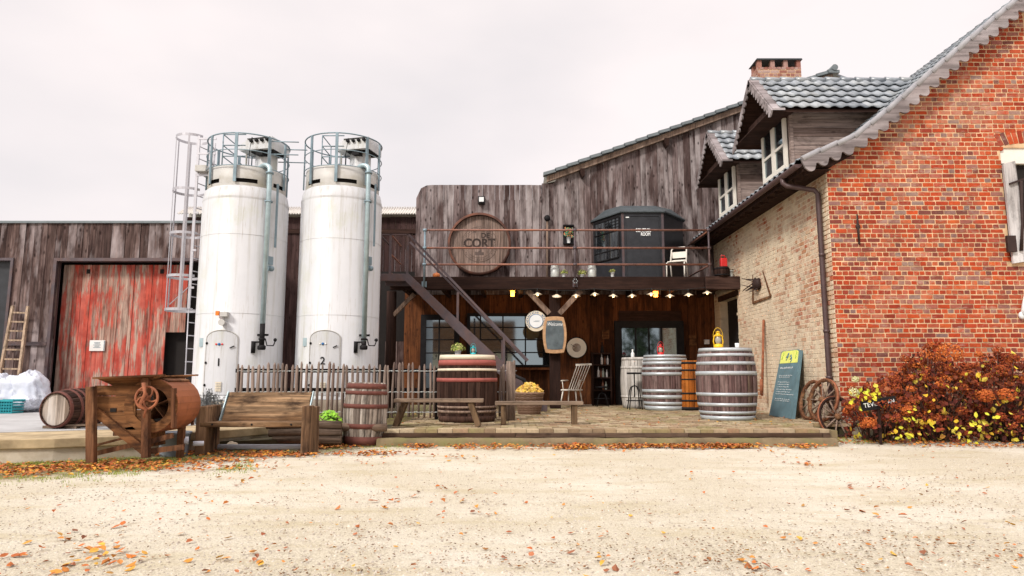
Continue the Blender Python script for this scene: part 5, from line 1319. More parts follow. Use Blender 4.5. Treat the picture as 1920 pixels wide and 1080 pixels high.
for lv, us in ((1, (1130,1136,1141)), (2, (1123,1128,1132,1139)), (3, (1131,1137))):
    for k, u in enumerate(us):
        x = P(u, 0, ys).x
        bottle(x, ys+.12, levels[lv], (.27,.22,.24,.2)[k], bm[(k+lv+1) % 3 if lv > 1 else (0 if k != 1 else 1)], ['', ['white bottle, leftmost on the upper shelf', 'brown bottle between two white bottles on the upper shelf', 'white bottle, rightmost on the upper shelf'][k % 3], ['leftmost bottle on the middle shelf', 'second bottle from left on the middle shelf', 'third bottle from left on the middle shelf', 'rightmost bottle on the middle shelf'][k], ['left bottle on the lowest visible shelf', 'right bottle on the lowest visible shelf'][k % 2]][lv])
x = P(1131, 0, ys).x; b = MB(); b.lathe([(.05,0),(.055,.02),(.04,.14),(.018,.2),(.018,.28),(0,.28)], 14, Matrix.Translation((x, ys+.14, levels[0]))); solo('dark_bottle', b, M['black'], 'black bottle standing on top of the wooden shelf', 'bottle', (x, ys+.14, levels[0]))
def stool(u, y, seatv, label, low=False):
    x = P(u, 700, y).x; zt4 = P(u, seatv, y).z; t = thing('bar_stool', label, 'stool', (x, y, PZ), 'black metal bar stools')
    b = MB(); b.lathe([(.16,0),(.175,.015),(.17,.04),(0,.045)], 24, Matrix.Translation((x,y,zt4-.045)), cap=False); part('seat', b, M['black'], t)
    b = MB(); b.tube([(x,y,zt4-.04),(x,y,PZ+.28)], .014, 8); part('spindle', b, M['black'], t)
    zk = PZ+(zt4-PZ)*.60
    for k in range(4):
        a = rad(45+90*k); c, s = math.cos(a), math.sin(a); b = MB(); b.tube([(x+.02*c,y+.02*s,zk+.03),(x+.10*c,y+.10*s,zk),(x+.14*c,y+.14*s,zk-.08),(x+.21*c,y+.21*s,PZ)], .012, 8); part('leg', b, M['black'], t)
    b = MB(); b.tube([(x+.19*math.cos(a), y+.19*math.sin(a), PZ+.2) for a in [i*math.pi/12 for i in range(24)]], .008, 6, closed=True); part('foot_ring', b, M['black'], t)
stool(1189, 16.0, 698, 'black metal bar stool in front of the whitewashed cask')
stool(1128, 17.6, 724, 'low black metal stool in front of the bottle shelf')
# ================================================================== ROUND SIGNS
def disc(mb, c, r, y0, y1, n=40, r0=0):
    Mx = Matrix.Translation((c.x, 0, c.z)) @ Matrix.Rotation(rad(90), 4, 'X')
    mb.lathe([(r0,-y1),(r,-y1),(r,-y0),(r0,-y0)] if r0 else [(r,-y1),(r,-y0)], n, Mx, cap=not r0)
    return Mx
yk = 16.35; c = P(1005, 602, yk)
t = thing('round_sign', 'round white sign with a lettered cream rim hanging left of the post', 'sign', (c.x, yk, c.z))
b = MB(); disc(b, c, .25, yk, yk+.04); part('rim', b, M['creamhoop'], t)
b = MB(); disc(b, c, .165, yk-.008, yk-.001); part('face', b, M['whitepot'], t)
b = MB(); disc(b, c, .172, yk-.012, yk-.002, r0=.160); part('ring', b, M['bluepaint'], t)
for s_, ad in (('P', 118), ('A', 104), ('T', 90), ('R', 76), ('O', 62), ('N', 48), ('S', 150), ('I', 164), ('E', 178)):
    pass
for k in range(22):
    a = rad(-30+k*12); 
    if k in (7, 8): continue
    l_ = MB(); Mx = Matrix.Translation((c.x+.21*math.cos(a), yk-.002, c.z+.21*math.sin(a))) @ Matrix.Rotation(-(a-math.pi/2), 4, 'Y')
    h_ = .02+.006*((k*7) % 3); l_.box(-.012, -.004, -.003, 0, -h_, h_, Mx); l_.box(-.004, .010, -.003, 0, h_-.012, h_, Mx) if k % 2 else l_.box(-.004, .012, -.003, 0, -.006, .006, Mx)
    if k % 3 == 0: l_.box(.006, .014, -.003, 0, -h_, h_, Mx)
    if k == 0: lm = l_
    else: lm.add(l_.v, l_.f)
part('rim_marks', lm, M['bluepaint'], t)
lt = MB(); lt.box(c.x-.06, c.x+.07, yk-.012, yk-.009, c.z-.012, c.z-.004); lt.box(c.x-.02, c.x+.09, yk-.012, yk-.009, c.z+.004, c.z+.010); part('face_marks', lt, M['galvdark'], t)
yk = 18.35; c = P(1081, 652, yk)
t = thing('round_tray', 'round cream disc with a dark wood centre hung on the wall right of the post', 'wall disc', (c.x, yk, c.z))
b = MB(); disc(b, c, .295, yk, yk+.06); part('backing', b, M['dark'], t)
b = MB(); disc(b, c, .265, yk-.02, yk); part('face', b, M['cream'], t)
b = MB(); disc(b, c, .115, yk-.03, yk-.021); part('centre', b, M['head'], t)
b = MB(); b.bar((c.x-.15,yk-.035,c.z+.09), (c.x-.05,yk-.035,c.z+.02), .01, .008, (0,1,0)); part('pin', b, M['black'], t)
# chalkboard hanging on the post
yk = 16.32; c = P(1040, 628, yk)
t = thing('welcome_board', 'barrel shaped chalkboard with Welcome written in chalk, hung on the timber post', 'sign', (c.x, yk, c.z))
def barrelshape(hw, hh, bulge, n=10):
    pts = []
    for i in range(n+1): f = -1+2*i/n; pts.append((f*hw*.80, hh+.05*hh*(1-f*f)))
    for i in range(n+1): f = 1-2*i/n; pts.append((hw*.80+bulge*(1-f*f)*1.0+(.0), f*hh))
    for i in range(n+1): f = 1-2*i/n; pts.append((f*hw*.80, -hh-.05*hh*(1-f*f)))
    for i in range(n+1): f = -1+2*i/n; pts.append((-hw*.80-bulge*(1-f*f), f*hh))
    out = []
    for p in pts:
        if not out or math.dist(p, out[-1]) > 1e-4: out.append(p)
    if math.dist(out[0], out[-1]) < 1e-4: out.pop()
    return out
b = MB(); b.prism([(c.x+x, c.z+z) for x, z in barrelshape(.275, .425, .07)], yk-.02, yk+.02); part('frame', b, M['boardwood'], t, .012)
b = MB(); b.prism([(c.x+x, c.z+z) for x, z in barrelshape(.225, .335, .04)], yk-.03, yk-.021); part('slate', b, M['slatewrite'], t)
text('lettering', 'Welcome', .12, M['chalk'], t, (c.x, yk-.032, c.z+.255), shear=.35, width=.36)
# ================================================================== WALL EMBLEM
c = P(899, 458, YU-.12)
em = thing('cask_head_emblem', 'huge round cask head with rusty hoop and burnt lettering DE CORT on the parapet wall', 'sign', (c.x, YU-.1, c.z))
b = MB(); rr = .80; x = -rr; r = random.Random(6)
while x < rr-.01:
    x2 = min(x+r.uniform(.10,.17), rr); n_ = 6
    pt = [(x+.002+(x2-x-.004)*k/n_, -math.sqrt(max(0, rr*rr-(x+.002+(x2-x-.004)*k/n_)**2))) for k in range(n_+1)]; pt += [(p[0], -p[1]) for p in pt[::-1]]
    b.prism([(c.x+a, c.z+d) for a, d in pt], YU-.12, YU-.09); x = x2
part('head_boards', b, M['emblem'], em)
b = MB(); disc(b, c, .862, YU-.24, YU-.03, 64, r0=.80); part('hoop', b, plain('dark rusty cask hoop', (.075,.032,.022), .8, var=.5, scale=3, dirt=(.26,.09,.045), dirtamt=.6), em)
yt = YU-.122
for r0, r1 in ((.485,.495),(.375,.381)):
    b = MB(); disc(b, c, r1, yt-.002, yt, 64, r0=r0); part('ring_line', b, M['inkfade'], em)
text('lettering', 'DE', .19, M['ink'], em, (c.x+.16, yt-.001, c.z+.24), bold=.006, depth=.001)
text('lettering', 'CORT', .34, M['ink'], em, (c.x, yt-.001, c.z+.02), bold=.012, depth=.001, width=.86)
b = MB(); b.prism([(c.x-.12,c.z-.30),(c.x+.12,c.z-.30),(c.x+.12,c.z-.22),(c.x+.05,c.z-.22),(c.x+.05,c.z-.13),(c.x,c.z-.18),(c.x-.05,c.z-.22),(c.x-.12,c.z-.2)], yt-.002, yt-.0005)
b.lathe([(.0,0),(.035,0),(.035,.001)], 12, Matrix.Translation((c.x-.14, yt-.001, c.z+.35)) @ Matrix.Rotation(rad(90),4,'X'), cap=False); part('brewery_mark', b, M['inkfade'], em)
b = MB(); r = random.Random(44)
for k in range(56):
    a = rad(k*360/56); 
    if r.random() < .2: continue
    Mx = Matrix.Translation((c.x+.43*math.cos(a), yt-.001, c.z+.43*math.sin(a))) @ Matrix.Rotation(-(a-math.pi/2), 4, 'Y')
    b.box(-.014, -.006, -.001, 0, -.022, .022, Mx); b.box(-.006, .01, -.001, 0, r.choice((-.022,.014,-.004)), r.choice((.022,.0,.022)), Mx)
part('rim_marks', b, M['inkfade'], em)
# floodlight above emblem
c = P(903, 376, YU-.1); b = MB(); b.box(c.x-.09, c.x+.09, YU-.2, YU-.03, c.z-.1, c.z+.1); b.box(c.x-.065, c.x+.065, YU-.215, YU-.2, c.z-.06, c.z+.07, mi=1); solo('floodlight', b, [M['black'], M['whitepot']], 'small square floodlight on the parapet wall above the round emblem', 'lamp', (c.x, YU-.1, c.z))
b = MB(); c = P(1026, 415, YU-.1); b.ball((c.x, YU-.14, c.z+.08), .09, 12, 8, (1,.8,1)); b.tube([(c.x, YU-.12, c.z), (c.x-.01, YU-.1, DZ+.1)], .028, 8, mi=1); solo('wall_pipe', b, [M['black'], M['bracewood']], 'pale vertical pipe with a black dome head on the plank wall', 'pipe', (c.x, YU-.1, c.z))
# planter box of flowers on wall
c = P(1066, 440, YU-.1); t = thing('flower_wall_box', 'small black wall box holding a white pot of orange and teal flowers', 'wall box', (c.x, YU-.1, c.z))
b = MB(); b.box(c.x-.15, c.x+.15, YU-.09, YU-.07, c.z-.26, c.z+.26); b.box(c.x-.15, c.x+.15, YU-.2, YU-.07, c.z-.27, c.z-.25); b.box(c.x-.15, c.x+.15, YU-.16, YU-.07, c.z+.24, c.z+.27); part('box', b, M['black'], t)
b = MB(); b.lathe([(.045,-.25),(.06,-.08),(.065,-.08)], 14, Matrix.Translation((c.x, YU-.15, c.z))); part('pot', b, M['whitepot'], t)
b = MB(); r = random.Random(2)
for i in range(90): b.leaf((c.x+r.uniform(-.12,.12), YU-.15+r.uniform(-.04,.04), c.z+r.uniform(-.08,.18)), .06, (r.uniform(-1,1),-1,r.uniform(-.5,1)), r)
part('flowers', b, islands('mixed flowers', [(.05,.25,.22),(.10,.35,.15),(.65,.22,.08),(.55,.3,.2),(.06,.2,.1)], bump=0), t)
# ================================================================== CONTROL BOOTH
cb_ = thing('control_booth', 'dark charcoal angular booth lettered CONTROL ROOM on the balcony', 'booth', (P(1200,0,17.5).x, 17.5, DZ))
pL, pFL, pFR, pR = P(1113,450,18.25), P(1168,450,17.15), P(1243,450,17.15), P(1281,450,18.1)
zbt = P(1200, 399, 17.15).z
foot = [(pL.x,18.25),(pFL.x,17.15),(pFR.x,17.15),(pR.x,18.1),(pR.x,18.33),(pL.x,18.33)]
b = MB(); b.prism(foot, DZ-.02, zbt, 'z'); part('walls', b, M['booth'], cb_)
b = MB(); ef = [(pL.x-.07,18.22),(pFL.x-.05,17.08),(pFR.x+.05,17.08),(pR.x+.07,18.08),(pR.x+.07,18.34),(pL.x-.07,18.34)]
tp = [(pL.x+.35,18.2),(pFL.x+.05,17.75),(pFR.x-.05,17.75),(pR.x-.3,18.15),(pR.x-.2,18.34),(pL.x+.3,18.34)]
zr1 = P(1200, 386, 17.75).z
vs = [(x,y,zbt) for x,y in ef]+[(x,y,zbt+.035) for x,y in ef]+[(x,y,zr1) for x,y in tp]; n = 6
b.add(vs, [tuple(range(n))[::-1], tuple(range(2*n, 3*n))]+[(i,(i+1)%n,(i+1)%n+n,i+n) for i in range(n)]+[(i+n,(i+1)%n+n,(i+1)%n+2*n,i+2*n) for i in range(n)])
part('roof', b, M['boothroof'], cb_)
b = MB()
for (x,y) in foot[1:3]: b.box(x-.03, x+.03, y-.015, y+.03, DZ, zbt-.01)
each('corner_trim', b, M['plummetal'], cb_)
# window in the left face
dv = V(pFL.x-pL.x, 17.15-18.25, 0); dl = dv.length; dv.normalize(); nv_ = V(dv.y, -dv.x, 0)
def LF(s, z, o): p = V(pL.x, 18.25, 0)+dv*(s*dl)+nv_*o; return (p.x, p.y, z)
zA, zB = P(0, 486, 17.6).z, P(0, 412, 17.6).z
b = MB()
b.add([LF(s,z,o) for o in (.012,.002) for s,z in ((.06,zA-.0),(.80,zA),(.90,zA+.16),(.90,zB),(.06,zB))], [(0,1,2,3,4),(9,8,7,6,5)]+[(i,i+5,(i+1)%5+5,(i+1)%5) for i in range(5)])
wdb = part('window', b, M['glass'], cb_)
b = MB()
for z in (zA+.22, zA+.72, zB-.35): b.bar(LF(.05,z,.02), LF(.9,z+.0,.02), .03, .02)
for s in (.06,.9): b.bar(LF(s,zA,.02), LF(s,zB,.02), .03, .03, (0,1,0))
b.bar(LF(.06,zA,.02), LF(.86,zA,.02), .03, .03); b.bar(LF(.06,zB,.02), LF(.9,zB,.02), .03, .03)
for k in range(4): b.bar(LF(.42+k*.12,zB-.34,.02), LF(.42+k*.12,zB,.02), .012, .012, (0,1,0))
for k in range(3): b.bar(LF(.42,zB-.09-k*.08,.022), LF(.9,zB-.09-k*.08,.022), .012, .012)
part('window_bars', b, M['black'], wdb)
c = P(1206, 430, 17.13); text('lettering', 'CONTROL', .13, M['chalk'], cb_, (c.x, 17.14, P(0,432,17.14).z), bold=.004, width=.40)
text('lettering', 'ROOM', .12, M['chalk'], cb_, (c.x+.06, 17.14, P(0,438.5,17.14).z-.01), bold=.004, width=.24)
b = MB(); b.box(P(1178,0,17.14).x, P(1186,0,17.14).x, 17.13, 17.145, P(0,408.5,17.14).z, P(0,406.5,17.14).z); part('number_tag', b, M['chalk'], cb_)
b = MB(); b.box(pFL.x+.06, pFR.x-.08, 17.13, 17.148, P(0,404,17.14).z-.02, P(0,404,17.14).z); b.box(pFL.x+.06, pFL.x+.08, 17.13, 17.148, DZ, P(0,405,17.14).z); b.box(pFR.x-.10, pFR.x-.08, 17.13, 17.148, DZ, P(0,405,17.14).z); part('door_trim', b, M['booth'], cb_)
b = MB(); x = P(1284,0,18.2).x; b.box(x-.03, x+.03, 18.1, 18.2, DZ, P(0,410,18.2).z); solo('timber_stud', b, M['bracewood'], 'pale upright timber stud at the right edge of the dark booth', 'post', (x,18.15,DZ))
# ================================================================== BALCONY CHAIR, CHURNS, POTS, CRATE
q = P(1272, 520, 16.9); cx, cy = q.x, 16.95; zz = DZ
ch_ = thing('metal_chair', 'cream folding metal chair on the balcony right of the dark booth', 'chair', (cx, cy, zz))
Mr = Matrix.Translation((cx, cy, zz)) @ Matrix.Rotation(rad(-25), 4, 'Z')
L = lambda x, y, z: Mr @ Vector((x, y, z))
b = MB(); b.tube([L(-.2,.26,0), L(-.2,.12,.45), L(-.19,.26,.82), L(-.14,.28,.88), L(.14,.28,.88), L(.19,.26,.82), L(.2,.12,.45), L(.2,.26,0)], .019, 8); part('back_frame', b, M['whiteframe'], ch_)
b = MB(); b.box(-.18,.18,.24,.262,.60,.76,Mr); b.box(-.18,.18,.20,.222,.50,.545,Mr); part('backrest', b, M['whiteframe'], ch_)
b = MB(); b.box(-.21,.21,-.22,.2,.43,.455,Mr); part('seat', b, M['whiteframe'], ch_, .008)
for s in (-1,1):
    b = MB(); b.tube([L(s*.21,-.1,.44), L(s*.22,-.26,.40), L(s*.22,-.28,0)], .018, 8); part('leg', b, M['whiteframe'], ch_)
def churn(u, y, h, label):
    x = P(u, 0, y).x; t = thing('milk_churn', label, 'churn', (x,y,DZ), 'milk churns on the balcony edge')
    b = MB(); b.lathe([(.10,0),(.105,.01),(.105,h*.86),(.085,h*.93),(.085,h)], 20, Matrix.Translation((x,y,DZ))); part('body', b, M['zinc'], t)
    b = MB(); b.lathe([(.09,h),(.09,h+.03),(.03,h+.05)], 20, Matrix.Translation((x,y,DZ))); b.tube([(x-.1,y,DZ+h*.85),(x-.06,y,DZ+h+.08),(x+.06,y,DZ+h+.08),(x+.1,y,DZ+h*.85)], .006, 6); part('lid', b, M['zinc'], t)
churn(1042, 16.52, .26, 'grey milk churn left of the railing middle post'); churn(1113, 16.52, .26, 'grey milk churn below the booth window, right of the middle post')
def potplant(u, y, z0, rr, h, spread, n, label, lm='potleaf', group=None, mt='whitepot', seed=1):
    x = P(u, 0, y).x; t = thing('potted_plant', label, 'potted plant', (x,y,z0), group)
    b = MB(); b.lathe([(rr*.75,0),(rr,h),(rr*1.08,h),(rr*1.08,h-.012)], 18, Matrix.Translation((x,y,z0))); part('pot', b, M[mt], t)
    b = MB(); r = random.Random(seed)
    for i in range(n):
        d = V(r.gauss(0,1), r.gauss(0,1), abs(r.gauss(0,1))*.9+.1).normalized(); c = V(x,y,z0+h)+d*spread*r.uniform(.5,1); b.leaf(c, r.uniform(.025,.05), d, r)
    part('foliage', b, M[lm], t)
g_ = 'small potted plants on the balcony edge'
potplant(1059, 16.52, DZ, .055, .09, .11, 130, 'white potted plant just left of the railing middle post', group=g_, seed=3)
potplant(1094, 16.52, DZ, .06, .07, .14, 170, 'white potted plant just right of the railing middle post', group=g_, seed=4)
potplant(1152, 16.52, DZ, .05, .13, .09, 110, 'white bucket pot with a small green plant in front of the booth', group=g_, seed=5)
potplant(858, yv-.1, PZ+Hv, .06, .075, .14, 220, 'white potted plant with cream flowers on top of the broad vat', seed=6)
# pumpkin
c = P(818, 517, 16.6); b = MB()
for k in range(9):
    a = k*2*math.pi/9; b.ball((c.x+.045*math.cos(a), 16.6+.045*math.sin(a), DZ+.06), .06, 8, 8, (.8,.8,1))
b.tube([(c.x,16.6,DZ+.1),(c.x+.01,16.6,DZ+.15)], .01, 6); solo('pumpkin', b, plain('pumpkin skin', (.62,.19,.05), .5), 'small orange pumpkin on the balcony edge below the round emblem', 'pumpkin', (c.x,16.6,DZ))
# half cask planter with red lantern at the right end
c = P(1355, 512, 16.35); b = MB()
cask('cask_tub', 'small dark half cask on the balcony end carrying a red can', 'barrel', .24, .17, .19, [(.02,.05,M['black']),(.18,.21,M['black'])], M['darkpost'], M['darkpost'], (c.x, 16.42, DZ), 14, 2)
t = thing('red_can', 'red jerry can on the half cask at the right end of the balcony', 'can', (c.x+.05,16.4,DZ+.23))
b = MB(); b.box(c.x-.03,c.x+.13,16.35,16.47,DZ+.23,DZ+.46); part('body', b, M['redenamel'], t, .02)
b = MB(); b.tube([(c.x+.0,16.41,DZ+.46),(c.x+.0,16.41,DZ+.54),(c.x+.08,16.41,DZ+.52),(c.x+.1,16.41,DZ+.46)], .012, 6); part('handle', b, M['redenamel'], t)
potplant(1379, 16.4, DZ, .06, .15, .05, 20, 'grey zinc bucket at the very end of the balcony beside the brick wall', mt='zinc', lm='stem')
# ================================================================== LANTERNS
def lantern(x, y, z, s, mt, label):
    t = thing('storm_lantern', label, 'lantern', (x,y,z), 'storm lanterns on the casks'); T = Matrix.Translation((x,y,z)) @ Matrix.Scale(s,4)
    b = MB(); b.lathe([(.075,0),(.085,.01),(.085,.05),(.05,.075),(.03,.08)], 20, T); part('base', b, mt, t)
    b = MB(); b.lathe([(.035,.08),(.055,.12),(.055,.16),(.035,.21)], 18, T); part('glass', b, M['glassdull'], t)
    b = MB(); b.lathe([(.045,.21),(.06,.225),(.035,.26),(.035,.285),(.05,.29),(.0,.31)], 18, T, cap=False); part('cap', b, mt, t)
    for sg in (-1,1): b = MB(); b.tube([T @ Vector(p) for p in ((sg*.07,0,.03),(sg*.088,0,.12),(sg*.07,0,.22),(sg*.03,0,.25))], .011*s, 8); part('side_tube', b, mt, t)
    b = MB(); b.tube([T @ Vector((.09*math.cos(a),0,.20+.17*math.sin(a))) for a in [i*math.pi/10 for i in range(11)]], .004*s, 6); part('handle', b, mt, t)
lq = mid_.location; lantern(lq.x-.11, lq.y-.1, PZ+1.25, .85, M['redenamel'], 'red storm lantern on the cask in front of the dark glazed door')
lq = big.location; lantern(P(1349,0,lq.y-.1).x, lq.y-.1, PZ+1.27, 1.0, M['yellow'], 'yellow storm lantern on the largest silver hooped cask')
lantern(P(887,0,yv-.1).x, yv-.1, PZ+Hv, .55, M['teal'], 'teal storm lantern on the broad vat by the stairs')
b = MB(); x = P(1381,0,lq.y).x; b.lathe([(.035,0),(.04,.09),(.0,.09)], 14, Matrix.Translation((x, lq.y-.1, PZ+1.27))); solo('white_cup', b, M['whitepot'], 'small white cup on the largest cask right of the yellow lantern', 'cup', (x,lq.y-.1,PZ+1.27))
b = MB(); x = P(1187,0,16.7).x; b.lathe([(.04,0),(.045,.1),(.02,.14),(.02,.2),(0,.2)], 14, Matrix.Translation((x, 16.7, PZ+1.22))); solo('white_jug', b, M['whitepot'], 'small white jug on top of the whitewashed cask', 'jug', (x,16.7,PZ+1.22))
# ================================================================== STRING OF ENAMEL LAMPS
cs = [(1008,551),(1044,554),(1080,554),(1115,551),(1150,554),(1185,554),(1221,551),(1256,554),(1291,552),(1326,548)]
yl_ = YR-.16
lamp_cable_t = thing('lamp_cable', 'black cable strung along the underside of the balcony beam', 'cable', (2,yl_,DB))
b = MB(); pts = []
for i, (u, v) in enumerate([(975,543)]+cs+[(1345,541)]):
    p = P(u, v-9.5 if 0 < i < 11 else v, yl_); pts.append(p)
b.tube(pts, .008, 6); part('cord', b, M['cord'], lamp_cable_t)
proto = None
for i, (u, v) in enumerate(cs):
    p = P(u, v, yl_)
    if proto is None:
        proto = thing('enamel_lamp', 'x', 'lamp', (0,0,0), 'enamel lamps strung under the balcony beam')
        b = MB(); b.tube([(0,0,.14),(0,0,.03)], .012, 8); part('lamp_holder', b, M['cord'], proto)
        b = MB(); b.lathe([(.02,.035),(.035,.02),(.07,.0),(.115,-.022),(.113,-.026),(.068,-.005),(.02,.02)], 28, cap=False); part('lamp_shade', b, M['shadeglow'], proto)
        b = MB(); b.ball((0,0,-.028), .024, 12, 8); part('bulb', b, M['bulb'], proto)
        o = proto; o.location = p
    else: o = dup(proto, p)
    o.rotation_euler = (rad(22 if i == 1 else R_.uniform(-3,5)), rad(R_.uniform(-5,5)), 0)
    o['label'] = 'enamel lamp with lit bulb, ' + ['leftmost of the string under the balcony','tilted forward, in front of the timber post','third of the string from the left','fourth of the string from the left','fifth of the string from the left','sixth of the string from the left','just left of the amber wall lamp above the door','third from the right end of the string','second from the right end of the string','rightmost of the string, by the brick wall'][i]
# amber wall lamps (lit)
for u, v, y, lb in ((961,551,17.4,'amber wall lamp glowing left of the timber post'), (1229,552,17.4,'amber wall lamp glowing above the dark glazed double door')):
    c = P(u, v, y); t = thing('wall_lamp', lb, 'lamp', (c.x,y,c.z), 'amber lamps under the balcony')
    b = MB(); b.prism([(c.x-.045,c.z-.07),(c.x+.045,c.z-.07),(c.x+.06,c.z+.08),(c.x-.06,c.z+.08)], y-.05, y+.05); part('glass', b, M['lampglow'], t)
    b = MB(); b.box(c.x-.07,c.x+.07,y-.06,y+.06,c.z+.08,c.z+.10); b.box(c.x-.05,c.x+.05,y-.055,y+.055,c.z-.085,c.z-.07); b.tube([(c.x,y,c.z+.1),(c.x,y,DB+.05)], .01, 6); part('cage', b, M['black'], t)
    L_ = bpy.data.lights.new('lamp_light', 'POINT'); L_.energy = 7; L_.color = (1,.5,.18); L_.shadow_soft_size = .08; lo_ = bpy.data.objects.new('lamp_light', L_); COL.objects.link(lo_); lo_.parent = t; lo_.location = (0, -.14, -.05)
b = MB(); c = P(1314,555,17.9); b = MB(); bm_ = P(1326, 641, 18.3); b.box(bm_.x-.06,bm_.x+.06,18.3,18.4,bm_.z-.06,bm_.z+.06); solo('switch_box', b, M['whitepot'], 'small white switch box on the dark wall beside the side door', 'switch', tuple(bm_))
# ================================================================== CHALKBOARD STAND AND WHEELS
t = thing('chalkboard_sign', 'tall leaning blue black chalkboard with a pale yellow painted header, against the brick side wall', 'sign', tuple(G(1475,778,PZ)))
A_ = [G(1447, 774, PZ), G(1487, 778, PZ)]
bl, br = A_[0], G(1484, 777, PZ)
tl_ = V(5.30, 0, 0); Ytl = 12.9
tR = P(1503, 655, HX*F/(1503-960)*.965); tL = P(1470, 656, HX*F/(1470-960)*.945)
bl = V(5.08, 13.6, PZ); br = V(5.06, 12.45, PZ); tL = V(5.49, 13.85, 1.50); tR = V(5.49, 12.95, 1.51)
nn = (br-bl).cross(tL-bl).normalized(); nn = nn if nn.x < 0 else -nn
def BD(s, t_, o=0): return bl.lerp(br, s).lerp(tL.lerp(tR, s), t_)+nn*o
b = MB(); vs = [BD(s,q,o) for o in (0,-.06) for s,q in ((0,0),(1,0),(1,.985),(.9,1),(.1,1),(0,.985))]
b.add(vs, [(0,1,2,3,4,5),(11,10,9,8,7,6)]+[(i,i+6,(i+1)%6+6,(i+1)%6) for i in range(6)]); part('board', b, M['slateblue'], t)
b = MB(); vs = [BD(s,q,o) for o in (.006,.001) for s,q in ((.05,.80),(.95,.80),(.95,.97),(.86,.99),(.14,.99),(.05,.97))]
b.add(vs, [(0,1,2,3,4,5),(11,10,9,8,7,6)]+[(i,i+6,(i+1)%6+6,(i+1)%6) for i in range(6)]); part('header', b, M['paleyellow'], t)
b = MB(); r = random.Random(9)
def wline(q, s0, s1, h, mb):
    s = s0
    while s < s1:
        l_ = r.uniform(.03,.09); pts = [BD(s+k*.012, q+h*(.5-r.random()), .006) for k in range(int(l_/.012)+2)]
        mb.tube(pts, .0035, 4); s += l_+.035
for q in (.72,.61,.585,.51,.475,.44,.40,.365,.33,.26,.235): wline(q, .14, .14+r.uniform(.5,.75), .012, b)
wline(.73,.15,.75,.025,b)
part('chalk_writing', b, M['chalk'], t)
b = MB()
for (s,q,k) in ((.36,.88,1),(.56,.89,0),(.42,.92,1),(.60,.85,1)): b.tube([BD(s,q,.01), BD(s+.05,q+.035,.01), BD(s+.07,q-.01,.01), BD(s+.02,q-.04,.01)], .008, 5)
part('header_lettering', b, M['bluepaint'], t)
b = MB()
for (s,q) in ((.14,.86),(.18,.92),(.84,.86),(.86,.92)): b.tube([BD(s,q,.01), BD(s+.03,q+.03,.01), BD(s-.02,q+.05,.01)], .006, 5)
part('header_flourish', b, M['green'], t)
def wheel(label, c, R, tilt, yaw, mt='macpost', n=10):
    t = thing('wagon_wheel', label, 'wheel', (0,0,0), 'old wagon wheels by the house corner')
    b = MB(); prof_ = [(R-.045,-.02),(R,-.024),(R,.024),(R-.045,.02)]; b.lathe(prof_+[prof_[0]], 40, cap=False); part('rim', b, M[mt], t)
    b = MB(); b.lathe([(R+.0015,-.024),(R+.008,-.024),(R+.008,.024),(R+.0015,.024)], 40, cap=False); part('iron_tyre', b, M['rust'], t)
    b = MB(); b.lathe([(.0,-.09),(.035,-.09),(.055,-.03),(.055,.03),(.035,.07),(0,.07)], 18, cap=False); part('hub', b, M['macpost'], t)
    for k in range(n):
        a = k*2*math.pi/n; b = MB(); b.tube([(.05*math.cos(a),.05*math.sin(a),0),((R-.04)*math.cos(a),(R-.04)*math.sin(a),0)], [.016,.013], 6); part('spoke', b, M['bracewood'], t)
    t.rotation_euler = (rad(90)+tilt, 0, yaw); t.location = c
q = V(5.3, 12.15, 0); wheel('small wagon wheel leaning on the side wall next to the tall chalkboard', (q.x, q.y, PZ+.35), .35, rad(-14), rad(-84))
q = V(5.27, 11.62, 0); wheel('wagon wheel leaning on the side wall just left of the downpipe', (q.x, q.y, PZ+.365), .365, rad(-14), rad(-78))
q = G(1578, 822); wheel('dark wagon wheel standing on the gravel at the house corner beside the shrub', (q.x, q.y+.1, .335), .335, rad(-12), rad(8), 'darkpost')
# ================================================================== LEFT: LADDER, BAGS, CRATE
la0, la1 = P(-6,735,14.3), P(23,580,14.85); lb0, lb1 = P(32,735,14.3), P(52,581,14.85)
t = thing('wooden_ladder', 'short pale wooden ladder leaning on the barn wall behind the white bags', 'ladder', tuple(la0))
for p, q in ((la0,la1),(lb0,lb1)): b = MB(); b.bar(p, q+(q-p).normalized()*.08, .05, .06, (0,1,0)); part('rail', b, M['ladder'], t)
for i in range(9): f = .04+i*.115; b = MB(); b.bar(la0.lerp(la1,f), lb0.lerp(lb1,f), .035, .03, (0,1,0)); part('rung', b, M['ladder'], t)
def bag(label, c, s, rot, seed):
    b = MB(); n, m = 64, 44; vs = []
    for i in range(m+1):
        ph = math.pi*i/m
        for j in range(n):
            a = 2*math.pi*j/n; x, y, z = math.sin(ph)*math.cos(a), math.sin(ph)*math.sin(a), math.cos(ph)
            sg = lambda v, e: math.copysign(abs(v)**e, v)
            tp_ = 1-.45*max(0, z-.25)**1.5
            p = V(sg(x,.62)*s[0]*tp_, sg(y,.75)*s[1]*tp_, sg(z,.85)*s[2])
            k = noise.noise(V(x,y,z)*1.9+V(seed,0,0))*.16+noise.noise(V(x,y,z)*5+V(0,seed,0))*.07
            k -= (1-min(1, abs(noise.noise(V(x*3.2,y*3.2,z*1.1)+V(0,0,seed)))*5))*.075+(1-min(1, abs(noise.noise(V(x*2,y*2,z*4)+V(seed,0,seed)))*6))*.045
            vs.append(p*(1+k))
    fs = [(i*n+j,(i+1)*n+j,(i+1)*n+(j+1)%n,i*n+(j+1)%n) for i in range(m) for j in range(n)]
    Mx = Matrix.Translation(c) @ Matrix.Rotation(rot, 4, 'Y'); b.add(vs, fs, True, 0, Mx); 
    solo('white_bag', b, M['bag'], label, 'bag', tuple(c), 'white woven bags by the barn wall')
